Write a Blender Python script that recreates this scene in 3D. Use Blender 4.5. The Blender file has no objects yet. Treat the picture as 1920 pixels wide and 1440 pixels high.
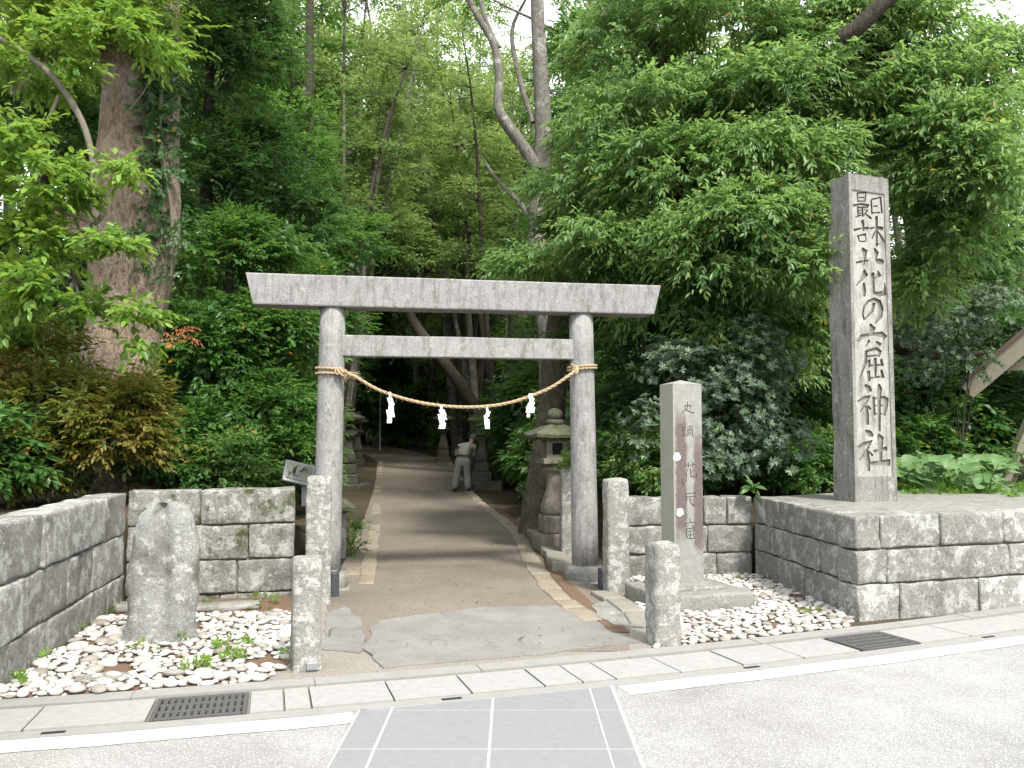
import bpy, bmesh, math, random
import numpy as np
from mathutils import Vector, Matrix, noise, geometry

# ------------------------------------------------------------------ camera, light, exposure
S = bpy.context.scene
C = S.collection
CAMZ, FPX = 1.5, 1600.0
PITCH = math.atan(95.0 / FPX)
cam = bpy.data.cameras.new('camera')
cam.sensor_fit = 'HORIZONTAL'; cam.sensor_width = 36.0
cam.lens = 36.0 * FPX / 1920.0
cam.clip_start = 0.05; cam.clip_end = 600
camo = bpy.data.objects.new('camera', cam); C.objects.link(camo)
camo.location = (0, 0, CAMZ); camo.rotation_euler = (math.pi / 2 + PITCH, 0, 0)
S.camera = camo

SUN_DIR = Vector((0.40, -0.72, 1.05)).normalized()       # from the scene towards the sun
w = bpy.data.worlds.new('World'); S.world = w; w.use_nodes = True
nt = w.node_tree; nt.nodes.clear()
sky = nt.nodes.new('ShaderNodeTexSky'); sky.sky_type = 'NISHITA'; sky.sun_disc = False
sky.sun_elevation = math.asin(SUN_DIR.z); sky.sun_rotation = math.atan2(SUN_DIR.x, SUN_DIR.y)
sky.air_density = 1.0; sky.dust_density = 2.0; sky.ozone_density = 1.0
hs = nt.nodes.new('ShaderNodeHueSaturation'); hs.inputs['Saturation'].default_value = 0.30
bg = nt.nodes.new('ShaderNodeBackground'); bg.inputs['Strength'].default_value = 0.15
wo = nt.nodes.new('ShaderNodeOutputWorld')
cl = nt.nodes.new('ShaderNodeMix'); cl.data_type = 'RGBA'; cl.inputs[0].default_value = 0.72      # thin bright cloud veils the whole sky
cl.inputs[7].default_value = (6.4, 6.6, 6.9, 1)
nt.links.new(sky.outputs[0], hs.inputs['Color']); nt.links.new(hs.outputs[0], cl.inputs[6]); nt.links.new(cl.outputs[2], bg.inputs['Color']); nt.links.new(bg.outputs[0], wo.inputs['Surface'])
sl = bpy.data.lights.new('sun', 'SUN'); sl.energy = 2.6; sl.angle = math.radians(9); sl.color = (1.0, 0.955, 0.88)
so = bpy.data.objects.new('sun', sl); C.objects.link(so)
so.rotation_euler = SUN_DIR.to_track_quat('Z', 'Y').to_euler()
S.view_settings.view_transform = 'Standard'; S.view_settings.look = 'None'
S.view_settings.exposure = 1.45; S.view_settings.gamma = 1.0
S.render.engine = 'CYCLES'
S.cycles.use_denoising = True
S.cycles.max_bounces = 8; S.cycles.diffuse_bounces = 5; S.cycles.glossy_bounces = 2; S.cycles.transmission_bounces = 3
S.cycles.caustics_reflective = False; S.cycles.caustics_refractive = False

# ------------------------------------------------------------------ helpers
RX = Vector((1, 0, 0)); UP = Vector((0, -math.sin(PITCH), math.cos(PITCH))); FW = Vector((0, math.cos(PITCH), math.sin(PITCH)))
def at(px, py, Y):
    """world point seen at a pixel of the photograph, at distance Y along the view"""
    d = FW + RX * ((px - 960) / FPX) + UP * ((720 - py) / FPX)
    return Vector((0, 0, CAMZ)) + d * (Y / d.y)
def sstep(x, a, b):
    t = min(1.0, max(0.0, (x - a) / (b - a))); return t * t * (3 - 2 * t)
def lerp(a, b, t): return a + (b - a) * t
def interp(x, xs, ys):
    if x <= xs[0]: return ys[0]
    for i in range(1, len(xs)):
        if x <= xs[i]: return lerp(ys[i - 1], ys[i], (x - xs[i - 1]) / (xs[i] - xs[i - 1]))
    return ys[-1]

def mesh(name, verts, faces, mats=None, smooth=False, midx=None):
    me = bpy.data.meshes.new(name)
    me.from_pydata([tuple(v) for v in verts], [], faces)
    if mats is not None:
        for m in (mats if isinstance(mats, (list, tuple)) else [mats]): me.materials.append(m)
    if midx is not None: me.polygons.foreach_set('material_index', midx)
    if smooth: me.polygons.foreach_set('use_smooth', [True] * len(me.polygons))
    me.update(); return me
def link(name, me, parent=None, loc=(0, 0, 0), rz=0.0, rot=None):
    o = bpy.data.objects.new(name, me); C.objects.link(o)
    o.location = loc
    o.rotation_euler = rot if rot is not None else (0, 0, rz)
    if parent: o.parent = parent
    return o
def tag(o, label=None, cat=None, group=None, kind=None):
    if label: o['label'] = label
    if cat: o['category'] = cat
    if group: o['group'] = group
    if kind: o['kind'] = kind
    return o
def thing(name, label, cat, loc=(0, 0, 0), rz=0.0, group=None):
    return tag(link(name, None, None, loc, rz), label, cat, group)

def merge(parts):
    V, F = [], []
    for v, f in parts:
        b = len(V); V += [Vector(p) for p in v]; F += [tuple(i + b for i in q) for q in f]
    return V, F
def rbox(sx, sy, sz, r=0.012, n=4, amp=0.0, freq=3.0, seed=0, zbase=True, taper=1.0):
    """box with rounded, slightly uneven surface; origin at the middle of its base"""
    V, F, key = [], [], {}
    hx, hy, hz = sx / 2, sy / 2, sz / 2
    nx = max(2, int(n)); N = [nx, nx, nx]
    big = max(sx, sy, sz)
    N = [max(2, int(round(n * d / big * 1.0)) + 1) for d in (sx, sy, sz)]
    def coord(i, m, h, rr):
        if i == 0: return -h
        if i == m + 1: return h
        return -h + rr + (2 * h - 2 * rr) * (i - 1) / (m - 1) if m > 1 else 0
    rr = min(r * 1.6, hx * .5, hy * .5, hz * .5)
    ax = [[coord(i, N[k], (hx, hy, hz)[k], rr) for i in range(N[k] + 2)] for k in range(3)]
    M = [len(a) - 1 for a in ax]
    def vid(i, j, k):
        if (i, j, k) in key: return key[(i, j, k)]
        p = Vector((ax[0][i], ax[1][j], ax[2][k]))
        q = Vector((max(-hx + r, min(hx - r, p.x)), max(-hy + r, min(hy - r, p.y)), max(-hz + r, min(hz - r, p.z))))
        d = p - q
        if d.length > 1e-9: p = q + d.normalized() * min(d.length, r)
        if amp:
            s = Vector((seed * 3.17, seed * 1.31, seed * 7.7))
            p = p + noise.noise_vector(p * freq + s) * amp + noise.noise_vector(p * freq * 3.1 + s) * amp * .4
        t = lerp(1.0, taper, (p.z + hz) / sz)
        key[(i, j, k)] = len(V)
        V.append(Vector((p.x * t, p.y * t, p.z + (hz if zbase else 0))))
        return key[(i, j, k)]
    for a, b, c, flip in ((0, 1, 2, False), (1, 2, 0, False), (2, 0, 1, False)):
        for side in (0, M[c]):
            for i in range(M[a]):
                for j in range(M[b]):
                    def g(u, v):
                        e = [0, 0, 0]; e[a] = u; e[b] = v; e[c] = side; return vid(*e)
                    q = (g(i, j), g(i + 1, j), g(i + 1, j + 1), g(i, j + 1))
                    F.append(q if side else q[::-1])
    return V, F
def tube(pts, rads, seg=10, amp=0.0, seed=0, cap=True, freq=2.0):
    V, F = [], []
    n = len(pts); pts = [Vector(p) for p in pts]
    prev = None
    for i, p in enumerate(pts):
        d = (pts[min(i + 1, n - 1)] - pts[max(i - 1, 0)]).normalized()
        if prev is None:
            a = Vector((0, 0, 1)) if abs(d.z) < .9 else Vector((1, 0, 0))
            u = d.cross(a).normalized()
        else:
            u = (prev - d * prev.dot(d)).normalized()
        prev = u; v = d.cross(u)
        for k in range(seg):
            t = 2 * math.pi * k / seg
            o = u * math.cos(t) + v * math.sin(t)
            rr = rads[i]
            if amp: rr *= 1 + amp * noise.noise(p * freq + o * 1.3 + Vector((seed, seed * 2.3, 0)))
            V.append(p + o * rr)
    for i in range(n - 1):
        for k in range(seg):
            F.append((i * seg + k, i * seg + (k + 1) % seg, (i + 1) * seg + (k + 1) % seg, (i + 1) * seg + k))
    if cap:
        F.append(tuple(range(seg))[::-1]); F.append(tuple((n - 1) * seg + k for k in range(seg)))
    return V, F
def spline(ctrl, n):
    """Catmull-Rom through control points (tuples of any length)"""
    c = [np.array(p, float) for p in ctrl]; out = []
    m = len(c) - 1
    for i in range(n):
        t = i / (n - 1) * m; k = min(int(t), m - 1); f = t - k
        p0, p1, p2, p3 = c[max(k - 1, 0)], c[k], c[k + 1], c[min(k + 2, m)]
        out.append(.5 * ((2 * p1) + (-p0 + p2) * f + (2 * p0 - 5 * p1 + 4 * p2 - p3) * f * f + (-p0 + 3 * p1 - 3 * p2 + p3) * f ** 3))
    return out
def prism(poly, z0, z1):
    n = len(poly)
    V = [Vector((x, y, z0)) for x, y in poly] + [Vector((x, y, z1)) for x, y in poly]
    F = [tuple(range(n))[::-1], tuple(range(n, 2 * n))] + [(i, (i + 1) % n, n + (i + 1) % n, n + i) for i in range(n)]
    return V, F

# ------------------------------------------------------------------ materials
def newmat(name):
    m = bpy.data.materials.new(name); m.use_nodes = True
    t = m.node_tree; b = t.nodes['Principled BSDF']
    return m, t, b
def nd(t, typ, **kw):
    n = t.nodes.new(typ)
    for k, v in kw.items():
        if k in n.inputs: n.inputs[k].default_value = v
        else: setattr(n, k, v)
    return n
def coords(t, scale=(1, 1, 1), rnd=True):
    """object coordinates, offset per object so that alike pieces do not look alike"""
    tc = t.nodes.new('ShaderNodeTexCoord'); mp = t.nodes.new('ShaderNodeMapping')
    mp.inputs['Scale'].default_value = scale
    t.links.new(tc.outputs['Object'], mp.inputs['Vector'])
    if rnd:
        oi = t.nodes.new('ShaderNodeObjectInfo'); mm = nd(t, 'ShaderNodeVectorMath', operation='SCALE')
        cx = t.nodes.new('ShaderNodeCombineXYZ')
        mu = nd(t, 'ShaderNodeMath', operation='MULTIPLY'); mu.inputs[1].default_value = 37.0
        t.links.new(oi.outputs['Random'], mu.inputs[0])
        for i in range(3): t.links.new(mu.outputs[0], cx.inputs[i])
        t.links.new(cx.outputs[0], mp.inputs['Location'])
    return mp.outputs[0]
def noise_n(t, vec, scale, detail=4, rough=.6):
    n = nd(t, 'ShaderNodeTexNoise', Scale=scale, Detail=detail, Roughness=rough)
    t.links.new(vec, n.inputs['Vector']); return n.outputs['Fac']
def ramp(t, fac, stops):
    r = t.nodes.new('ShaderNodeValToRGB'); e = r.color_ramp.elements
    while len(e) < len(stops): e.new(.5)
    for i, (p, c) in enumerate(stops):
        e[i].position = p; e[i].color = (c, c, c, 1) if isinstance(c, (int, float)) else (*c, 1)
    t.links.new(fac, r.inputs['Fac']); return r.outputs['Color']
def mix(t, fac, a, b, blend='MIX'):
    n = t.nodes.new('ShaderNodeMix'); n.data_type = 'RGBA'; n.blend_type = blend
    for key, v in ((0, fac), (6, a), (7, b)):
        if hasattr(v, 'is_linked'): t.links.new(v, n.inputs[key])
        elif isinstance(v, (int, float)): n.inputs[key].default_value = v
        else: n.inputs[key].default_value = (*v, 1)
    return n.outputs[2]
def bump(t, b, h, strength=.4, dist=.01):
    n = nd(t, 'ShaderNodeBump', Strength=strength, Distance=dist)
    t.links.new(h, n.inputs['Height']); t.links.new(n.outputs[0], b.inputs['Normal'])
def mathn(t, op, a, b2=None):
    n = nd(t, 'ShaderNodeMath', operation=op)
    for i, v in enumerate((a, b2)):
        if v is None: continue
        if hasattr(v, 'is_linked'): t.links.new(v, n.inputs[i])
        else: n.inputs[i].default_value = v
    return n.outputs[0]

def stone(name, base, dark, lichen, lich_amt=.55, dark_amt=.55, moss=None, moss_amt=.6, scale=1.0, bstr=.5, streak=False, grain=.5):
    """weathered stone: mottled body, dark stains, pale lichen blotches, optional moss"""
    m, t, b = newmat(name); v = coords(t)
    c = mix(t, noise_n(t, v, 5 * scale, 6, .65), [x * .72 for x in base], [min(1, x * 1.28) for x in base])
    vs = coords(t, (3, 3, .9)) if streak else v
    c = mix(t, ramp(t, noise_n(t, vs, 3.2 * scale, 7, .72), [(dark_amt - .06, 0), (dark_amt + .12, .85)]), c, dark)
    lf = noise_n(t, v, 7.5 * scale, 8, .7)
    c = mix(t, ramp(t, lf, [(lich_amt, 0), (lich_amt + .07, .85)]), c, lichen)
    vo = nd(t, 'ShaderNodeTexVoronoi', Scale=26 * scale); t.links.new(v, vo.inputs['Vector'])
    pt = mathn(t, 'MULTIPLY', ramp(t, vo.outputs['Distance'], [(.10, 1), (.24, 0)]), ramp(t, noise_n(t, v, 4.3 * scale, 3), [(.5, 0), (.62, 1)]))
    c = mix(t, mathn(t, 'MULTIPLY', pt, .7), c, lichen)
    if streak:
        c = mix(t, mathn(t, 'MULTIPLY', ramp(t, noise_n(t, coords(t, (9, 9, .55)), 2.2 * scale, 5, .7), [(.54, 0), (.66, 1)]), .55), c, dark)
    g = noise_n(t, v, 95 * scale, 3, .8); g2 = noise_n(t, v, 38 * scale, 5, .75)
    c = mix(t, mathn(t, 'MULTIPLY', ramp(t, g, [(.38, 1), (.58, 0)]), grain), c, [x * .35 for x in base])
    c = mix(t, mathn(t, 'MULTIPLY', ramp(t, g2, [(.34, 1), (.47, 0)]), grain * 1.3), c, dark)
    c = mix(t, mathn(t, 'MULTIPLY', ramp(t, g2, [(.56, 0), (.66, 1)]), grain * .9), c, lichen)
    if moss:
        c = mix(t, ramp(t, noise_n(t, v, 3.7 * scale, 7, .7), [(moss_amt, 0), (moss_amt + .1, .9)]), c, moss)
    t.links.new(c, b.inputs['Base Color']); b.inputs['Roughness'].default_value = .9
    b.inputs['Specular IOR Level'].default_value = .2
    h = mathn(t, 'ADD', mathn(t, 'MULTIPLY', noise_n(t, v, 16 * scale, 8, .7), 1.0), mathn(t, 'ADD', mathn(t, 'MULTIPLY', g, .2), mathn(t, 'MULTIPLY', g2, .5)))
    bump(t, b, h, bstr, .02 / scale)
    return m
def plain(name, col, rough=.8, var=.25, scale=12, bstr=.2, spec=.3, metal=0.0):
    m, t, b = newmat(name); v = coords(t)
    n = noise_n(t, v, scale, 6, .65)
    t.links.new(mix(t, n, [x * (1 - var) for x in col], [min(1, x * (1 + var)) for x in col]), b.inputs['Base Color'])
    b.inputs['Roughness'].default_value = rough; b.inputs['Specular IOR Level'].default_value = spec; b.inputs['Metallic'].default_value = metal
    if bstr: bump(t, b, noise_n(t, v, scale * 5, 4, .7), bstr, .005)
    return m
def leafmat(name, cols, trans, tmix=.35, rough=.42, spec=.45, odd=None, odd_at=.985):
    """cols: colour stops spread over leaves at random; trans: light shining through"""
    m, t, b = newmat(name)
    geo = t.nodes.new('ShaderNodeNewGeometry'); tc = t.nodes.new('ShaderNodeTexCoord')
    n = noise_n(t, tc.outputs['Object'], 1.1, 3, .55)
    f = mathn(t, 'ADD', mathn(t, 'MULTIPLY', geo.outputs['Random Per Island'], .55), mathn(t, 'MULTIPLY', ramp(t, n, [(.33, 0), (.67, 1)]), .45))
    k = len(cols)
    c = ramp(t, f, [(i / (k - 1) * .9 + .05, cc) for i, cc in enumerate(cols)])
    if odd:
        c = mix(t, mathn(t, 'GREATER_THAN', geo.outputs['Random Per Island'], odd_at), c, odd)
    t.links.new(c, b.inputs['Base Color'])
    b.inputs['Roughness'].default_value = rough; b.inputs['Specular IOR Level'].default_value = spec
    tr = t.nodes.new('ShaderNodeBsdfTranslucent')
    t.links.new(mix(t, .55, c, trans), tr.inputs['Color'])
    ms = t.nodes.new('ShaderNodeMixShader'); ms.inputs[0].default_value = tmix
    t.links.new(b.outputs[0], ms.inputs[1]); t.links.new(tr.outputs[0], ms.inputs[2])
    t.links.new(ms.outputs[0], t.nodes['Material Output'].inputs['Surface'])
    return m
def barkmat(name, base, dark, lichen, amt=.6, sc=1.0):
    m, t, b = newmat(name); tc = t.nodes.new('ShaderNodeTexCoord'); mp = t.nodes.new('ShaderNodeMapping')
    mp.inputs['Scale'].default_value = (1, 1, .35); t.links.new(tc.outputs['Object'], mp.inputs['Vector'])
    v = mp.outputs[0]
    wn = t.nodes.new('ShaderNodeTexNoise'); wn.inputs['Scale'].default_value = 9; t.links.new(v, wn.inputs['Vector'])
    vo = nd(t, 'ShaderNodeTexVoronoi', Scale=34 * sc, feature='DISTANCE_TO_EDGE'); t.links.new(mix(t, .12, v, wn.outputs['Color']), vo.inputs['Vector'])
    c = mix(t, noise_n(t, v, 8 * sc, 7, .7), [x * .6 for x in base], [x * 1.4 for x in base])
    c = mix(t, ramp(t, vo.outputs['Distance'], [(.0, .35), (.10, 0)]), c, dark)
    c = mix(t, ramp(t, noise_n(t, v, 26 * sc, 6, .75), [(.40, .8), (.52, 0)]), c, dark)
    c = mix(t, ramp(t, noise_n(t, tc.outputs['Object'], 3 * sc, 6, .7), [(amt, 0), (amt + .1, .8)]), c, lichen)
    t.links.new(c, b.inputs['Base Color']); b.inputs['Roughness'].default_value = .9; b.inputs['Specular IOR Level'].default_value = .15
    bump(t, b, mathn(t, 'ADD', mathn(t, 'MULTIPLY', ramp(t, vo.outputs['Distance'], [(0, 0), (.25, 1)]), .25), noise_n(t, v, 26 * sc, 6, .75)), .9, .03)
    return m

M = {}
M['wall'] = stone('wall_stone', (.205, .20, .18), (.07, .068, .058), (.38, .385, .355), .51, .57, None)
M['wall_l'] = stone('wall_stone_pale', (.245, .24, .22), (.085, .083, .072), (.45, .455, .425), .49, .60, None)
M['wall_m'] = stone('wall_stone_mossy', (.20, .195, .17), (.06, .058, .047), (.38, .385, .35), .51, .57, (.035, .042, .010), .52)
M['torii'] = stone('torii_granite', (.275, .272, .262), (.115, .11, .10), (.36, .355, .34), .57, .54, None, scale=1.5, bstr=.3, streak=True, grain=.55)
M['post'] = stone('post_granite', (.24, .235, .21), (.085, .08, .068), (.44, .44, .41), .50, .58, None, scale=1.6, bstr=.8)
M['stele'] = stone('stele_stone', (.225, .22, .20), (.085, .08, .07), (.36, .355, .33), .57, .56, None, scale=1.1, bstr=.45, streak=True)
M['stele_panel'] = stone('stele_panel_stone', (.30, .292, .265), (.13, .12, .105), (.40, .395, .365), .57, .54, None, scale=1.0, bstr=.2, streak=True, grain=.25)
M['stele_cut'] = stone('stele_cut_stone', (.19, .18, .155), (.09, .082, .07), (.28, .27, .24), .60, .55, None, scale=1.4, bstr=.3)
M['natural'] = stone('natural_stone', (.235, .238, .225), (.12, .108, .09), (.42, .425, .405), .53, .57, None, scale=1.1, bstr=.7)
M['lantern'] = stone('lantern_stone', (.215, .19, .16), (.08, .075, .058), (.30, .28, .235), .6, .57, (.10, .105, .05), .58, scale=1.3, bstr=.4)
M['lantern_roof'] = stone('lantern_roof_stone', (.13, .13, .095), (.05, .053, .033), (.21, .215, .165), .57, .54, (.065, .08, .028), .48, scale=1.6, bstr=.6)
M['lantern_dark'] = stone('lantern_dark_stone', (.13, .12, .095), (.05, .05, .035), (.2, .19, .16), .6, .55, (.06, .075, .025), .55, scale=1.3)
M['plinth'] = stone('plinth_stone', (.23, .225, .20), (.09, .085, .075), (.38, .375, .34), .58, .58, None, scale=1.2, bstr=.3)
M['kerb'] = plain('kerb_stone', (.19, .18, .15), .9, .35, 9, .4)
M['edging'] = plain('edging_stone', (.205, .175, .135), .9, .35, 7, .3)
M['concrete'] = plain('drain_concrete', (.25, .246, .236), .9, .25, 20, .5)
M['concrete2'] = plain('kerb_concrete', (.215, .21, .197), .9, .2, 8, .3)
M['gap'] = plain('joint_dirt', (.17, .16, .135), .95, .3, 20, .2)
M['iron'] = plain('grate_iron', (.065, .063, .062), .6, .3, 25, .2, .4)
M['pit'] = plain('pit_shade', (.02, .02, .02), .9, .2, 5, 0)  # near-black colour that stands in for shade inside openings
M['white'] = plain('line_paint', (.44, .44, .435), .7, .12, 30, .4)
M['tile'] = plain('crossing_tile', (.18, .18, .183), .75, .16, 22, .4)
M['grout'] = plain('crossing_grout', (.34, .34, .33), .9, .1, 20, .2)
M['paper'] = plain('white_paper', (.85, .86, .88), .8, .02, 5, 0)
M['rope'] = plain('straw_rope', (.33, .245, .15), .9, .3, 60, .5)
M['lamp'] = plain('lamp_black', (.045, .047, .055), .5, .2, 10, .05, .4)
M['wood'] = plain('grey_wood', (.24, .215, .16), .85, .25, 8, .3)
M['roofing'] = plain('brown_roofing', (.10, .075, .06), .8, .25, 10, .2)
M['steel'] = plain('pale_metal', (.19, .195, .20), .4, .05, 6, 0, .5)
M['board'] = plain('sign_panel', (.17, .165, .145), .5, .15, 6, 0)
M['lichen_dot'] = plain('white_lichen', (.82, .82, .78), .9, .04, 30, .3)
M['soil'] = plain('bed_soil', (.12, .075, .048), .95, .4, 14, .6)
M['cloth_shirt'] = plain('shirt_cloth', (.33, .30, .265), .9, .12, 9, .3)
M['cloth_trousers'] = plain('trouser_cloth', (.22, .225, .21), .9, .15, 9, .3)
M['cloth_cap'] = plain('cap_cloth', (.10, .105, .09), .9, .4, 30, .3)
M['skin'] = plain('skin', (.42, .25, .17), .6, .08, 10, .1)
M['shoe'] = plain('dark_leather', (.03, .025, .022), .5, .2, 10, .1)
M['hair'] = plain('grey_hair', (.10, .09, .08), .7, .3, 40, .3)
M['red'] = plain('red_cloth', (.35, .03, .03), .8, .1, 8, .1)

def peb():
    m, t, b = newmat('white_pebble'); v = coords(t)
    oi = t.nodes.new('ShaderNodeObjectInfo')
    c = ramp(t, oi.outputs['Random'], [(0, (.17, .155, .13)), (.22, (.28, .265, .235)), (.55, (.38, .365, .335)), (1, (.46, .45, .42))])
    c = mix(t, ramp(t, noise_n(t, v, 1.3, 5, .7), [(.48, 0), (.72, .6)]), c, (.25, .21, .16))
    t.links.new(c, b.inputs['Base Color']); b.inputs['Roughness'].default_value = .75; b.inputs['Specular IOR Level'].default_value = .25
    return m
M['pebble'] = peb()
def asphalt():
    m, t, b = newmat('road_asphalt'); tc = t.nodes.new('ShaderNodeTexCoord'); v = tc.outputs['Object']
    n1 = noise_n(t, v, 1.3, 5, .6); n2 = noise_n(t, v, 105, 4, .8)
    vo = nd(t, 'ShaderNodeTexVoronoi', Scale=75); t.links.new(v, vo.inputs['Vector'])
    c = mix(t, ramp(t, n1, [(.32, 0), (.68, 1)]), (.195, .192, .184), (.285, .281, .272))
    c = mix(t, ramp(t, noise_n(t, v, .45, 6, .7), [(.42, 0), (.62, .45)]), c, (.36, .355, .345))
    c = mix(t, ramp(t, noise_n(t, v, 3.3, 7, .75), [(.58, 0), (.72, .35)]), c, (.12, .115, .105))
    c = mix(t, ramp(t, n2, [(.40, .6), (.56, 0)]), c, (.13, .125, .115))
    c = mix(t, ramp(t, vo.outputs['Distance'], [(.12, .7), (.3, 0)]), c, (.62, .61, .58))
    t.links.new(c, b.inputs['Base Color']); b.inputs['Roughness'].default_value = .9; b.inputs['Specular IOR Level'].default_value = .2
    bump(t, b, mathn(t, 'ADD', n2, vo.outputs['Distance']), .5, .006); return m
M['asphalt'] = asphalt()
def wornpaint():
    m, t, b = newmat('worn_line_paint'); tc = t.nodes.new('ShaderNodeTexCoord'); v = tc.outputs['Object']
    n = mathn(t, 'ADD', mathn(t, 'MULTIPLY', noise_n(t, v, 70, 5, .8), .6), mathn(t, 'MULTIPLY', noise_n(t, v, 4, 4, .6), .4))
    t.links.new(mix(t, ramp(t, n, [(.40, .75), (.49, 0)]), mix(t, noise_n(t, v, 9, 5, .6), (.37, .37, .36), (.47, .47, .46)), (.20, .195, .185)), b.inputs['Base Color'])
    b.inputs['Roughness'].default_value = .75; bump(t, b, n, .3, .004); return m
M['white'] = wornpaint()
def dirt(name, a, bcol, leafy=0.0):
    m, t, b = newmat(name); tc = t.nodes.new('ShaderNodeTexCoord'); v = tc.outputs['Object']
    c = mix(t, ramp(t, noise_n(t, v, .9, 6, .65), [(.3, 0), (.7, 1)]), a, bcol)
    c = mix(t, ramp(t, noise_n(t, v, 45, 5, .75), [(.35, .6), (.6, 0)]), c, [x * .55 for x in a])
    c = mix(t, ramp(t, noise_n(t, v, 90, 2, .7), [(.60, 0), (.70, .5)]), c, [min(1, x * 1.7) for x in bcol])
    if leafy:
        vo = nd(t, 'ShaderNodeTexVoronoi', Scale=24); t.links.new(v, vo.inputs['Vector'])
        c = mix(t, mathn(t, 'MULTIPLY', ramp(t, vo.outputs['Distance'], [(.2, 1), (.4, 0)]), leafy), c, vo.outputs['Color'], 'MULTIPLY')
    t.links.new(c, b.inputs['Base Color']); b.inputs['Roughness'].default_value = .95; b.inputs['Specular IOR Level'].default_value = .1
    bump(t, b, noise_n(t, v, 60, 5, .75), .5, .01); return m
M['path'] = dirt('path_earth', (.148, .127, .102), (.205, .178, .146))
M['forest_floor'] = dirt('forest_floor', (.05, .04, .026), (.09, .07, .046), .6)
M['entry'] = dirt('entry_ground', (.20, .182, .155), (.265, .245, .212))
def patchmat():
    m, t, b = newmat('old_pavement'); tc = t.nodes.new('ShaderNodeTexCoord'); v = tc.outputs['Object']
    c = mix(t, ramp(t, noise_n(t, v, 2.2, 7, .7), [(.32, 0), (.68, 1)]), (.165, .158, .145), (.25, .243, .226))
    c = mix(t, ramp(t, noise_n(t, v, 130, 3, .75), [(.40, .6), (.58, 0)]), c, (.10, .095, .085))
    vo = nd(t, 'ShaderNodeTexVoronoi', Scale=1.4, feature='DISTANCE_TO_EDGE')
    dv = t.nodes.new('ShaderNodeTexNoise'); dv.inputs['Scale'].default_value = 2.5; t.links.new(v, dv.inputs['Vector'])
    t.links.new(mix(t, .22, v, dv.outputs['Color']), vo.inputs['Vector'])
    c = mix(t, mathn(t, 'MULTIPLY', ramp(t, vo.outputs['Distance'], [(.004, 1), (.012, 0)]), ramp(t, noise_n(t, v, 1.7, 3), [(.5, 0), (.6, .8)])), c, (.06, .05, .04))
    t.links.new(c, b.inputs['Base Color']); b.inputs['Roughness'].default_value = .92; b.inputs['Specular IOR Level'].default_value = .2
    bump(t, b, noise_n(t, v, 90, 4, .75), .5, .008); return m
M['patch'] = patchmat()
# the small stele: pale face with a long maroon stain and a white run down its middle (natural discolouration of the stone)
def stele2():
    m, t, b = newmat('stained_stele'); tc = t.nodes.new('ShaderNodeTexCoord'); v = tc.outputs['Object']
    sp = t.nodes.new('ShaderNodeSeparateXYZ'); t.links.new(v, sp.inputs[0])
    n = noise_n(t, v, 7, 7, .7)
    base = mix(t, noise_n(t, v, 22, 7, .75), (.12, .117, .105), (.32, .315, .292))
    xn = mathn(t, 'ADD', sp.outputs['X'], mathn(t, 'MULTIPLY', mathn(t, 'SUBTRACT', n, .5), .10))
    left = ramp(t, mathn(t, 'ADD', mathn(t, 'ABSOLUTE', mathn(t, 'ADD', xn, .072)), 0), [(.042, 1), (.066, 0)])
    right = ramp(t, mathn(t, 'ABSOLUTE', mathn(t, 'SUBTRACT', xn, .108)), [(.036, 1), (.066, 0)])
    zz = ramp(t, mathn(t, 'ADD', mathn(t, 'MULTIPLY', sp.outputs['Z'], .5), mathn(t, 'MULTIPLY', mathn(t, 'SUBTRACT', n, .5), .25)), [(.16, 0), (.26, 1), (.70, 1), (.80, 0)])
    zr = ramp(t, mathn(t, 'ADD', mathn(t, 'MULTIPLY', sp.outputs['Z'], .5), mathn(t, 'MULTIPLY', mathn(t, 'SUBTRACT', n, .5), .35)), [(.10, 0), (.2, 1), (.58, 1), (.70, 0)])
    st = mathn(t, 'MAXIMUM', mathn(t, 'MULTIPLY', left, zz), mathn(t, 'MULTIPLY', right, zr))
    front = mathn(t, 'LESS_THAN', sp.outputs['Y'], -.085)
    st = mathn(t, 'MULTIPLY', st, mathn(t, 'MULTIPLY', front, .92))
    c = mix(t, st, base, mix(t, noise_n(t, v, 40, 4, .7), (.06, .042, .04), (.14, .105, .10)))
    side = mathn(t, 'LESS_THAN', sp.outputs['X'], -.142)
    c = mix(t, mathn(t, 'MULTIPLY', side, .75), c, mix(t, n, (.19, .20, .135), (.31, .32, .25)))
    t.links.new(c, b.inputs['Base Color']); b.inputs['Roughness'].default_value = .85; b.inputs['Specular IOR Level'].default_value = .25
    bump(t, b, noise_n(t, v, 40, 7, .75), .45, .012); return m
M['stele2'] = stele2()

M['bark_camphor'] = barkmat('camphor_bark', (.255, .195, .15), (.10, .072, .052), (.33, .28, .235), .54)
M['bark_grey'] = barkmat('grey_bark', (.19, .175, .15), (.08, .073, .06), (.34, .33, .30), .54, 1.4)
M['bark_dark'] = barkmat('dark_bark', (.065, .055, .042), (.025, .022, .017), (.11, .103, .083), .6, 1.2)
M['bark_moss'] = barkmat('mossy_bark', (.12, .10, .075), (.04, .035, .026), (.13, .14, .085), .5, 1.2)
M['twig'] = plain('twig_bark', (.13, .112, .088), .9, .3, 14, .3)
M['leaf_ever'] = leafmat('leaf_evergreen', [(.015, .048, .013), (.036, .100, .023), (.068, .160, .037), (.115, .235, .06)], (.21, .42, .06), .42, .42, .4, (.40, .20, .03), .988)
M['leaf_dark'] = leafmat('leaf_dark_evergreen', [(.014, .040, .014), (.030, .080, .024), (.054, .126, .036), (.088, .178, .055)], (.17, .34, .06), .40, .45, .35, (.42, .21, .04), .992)
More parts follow.
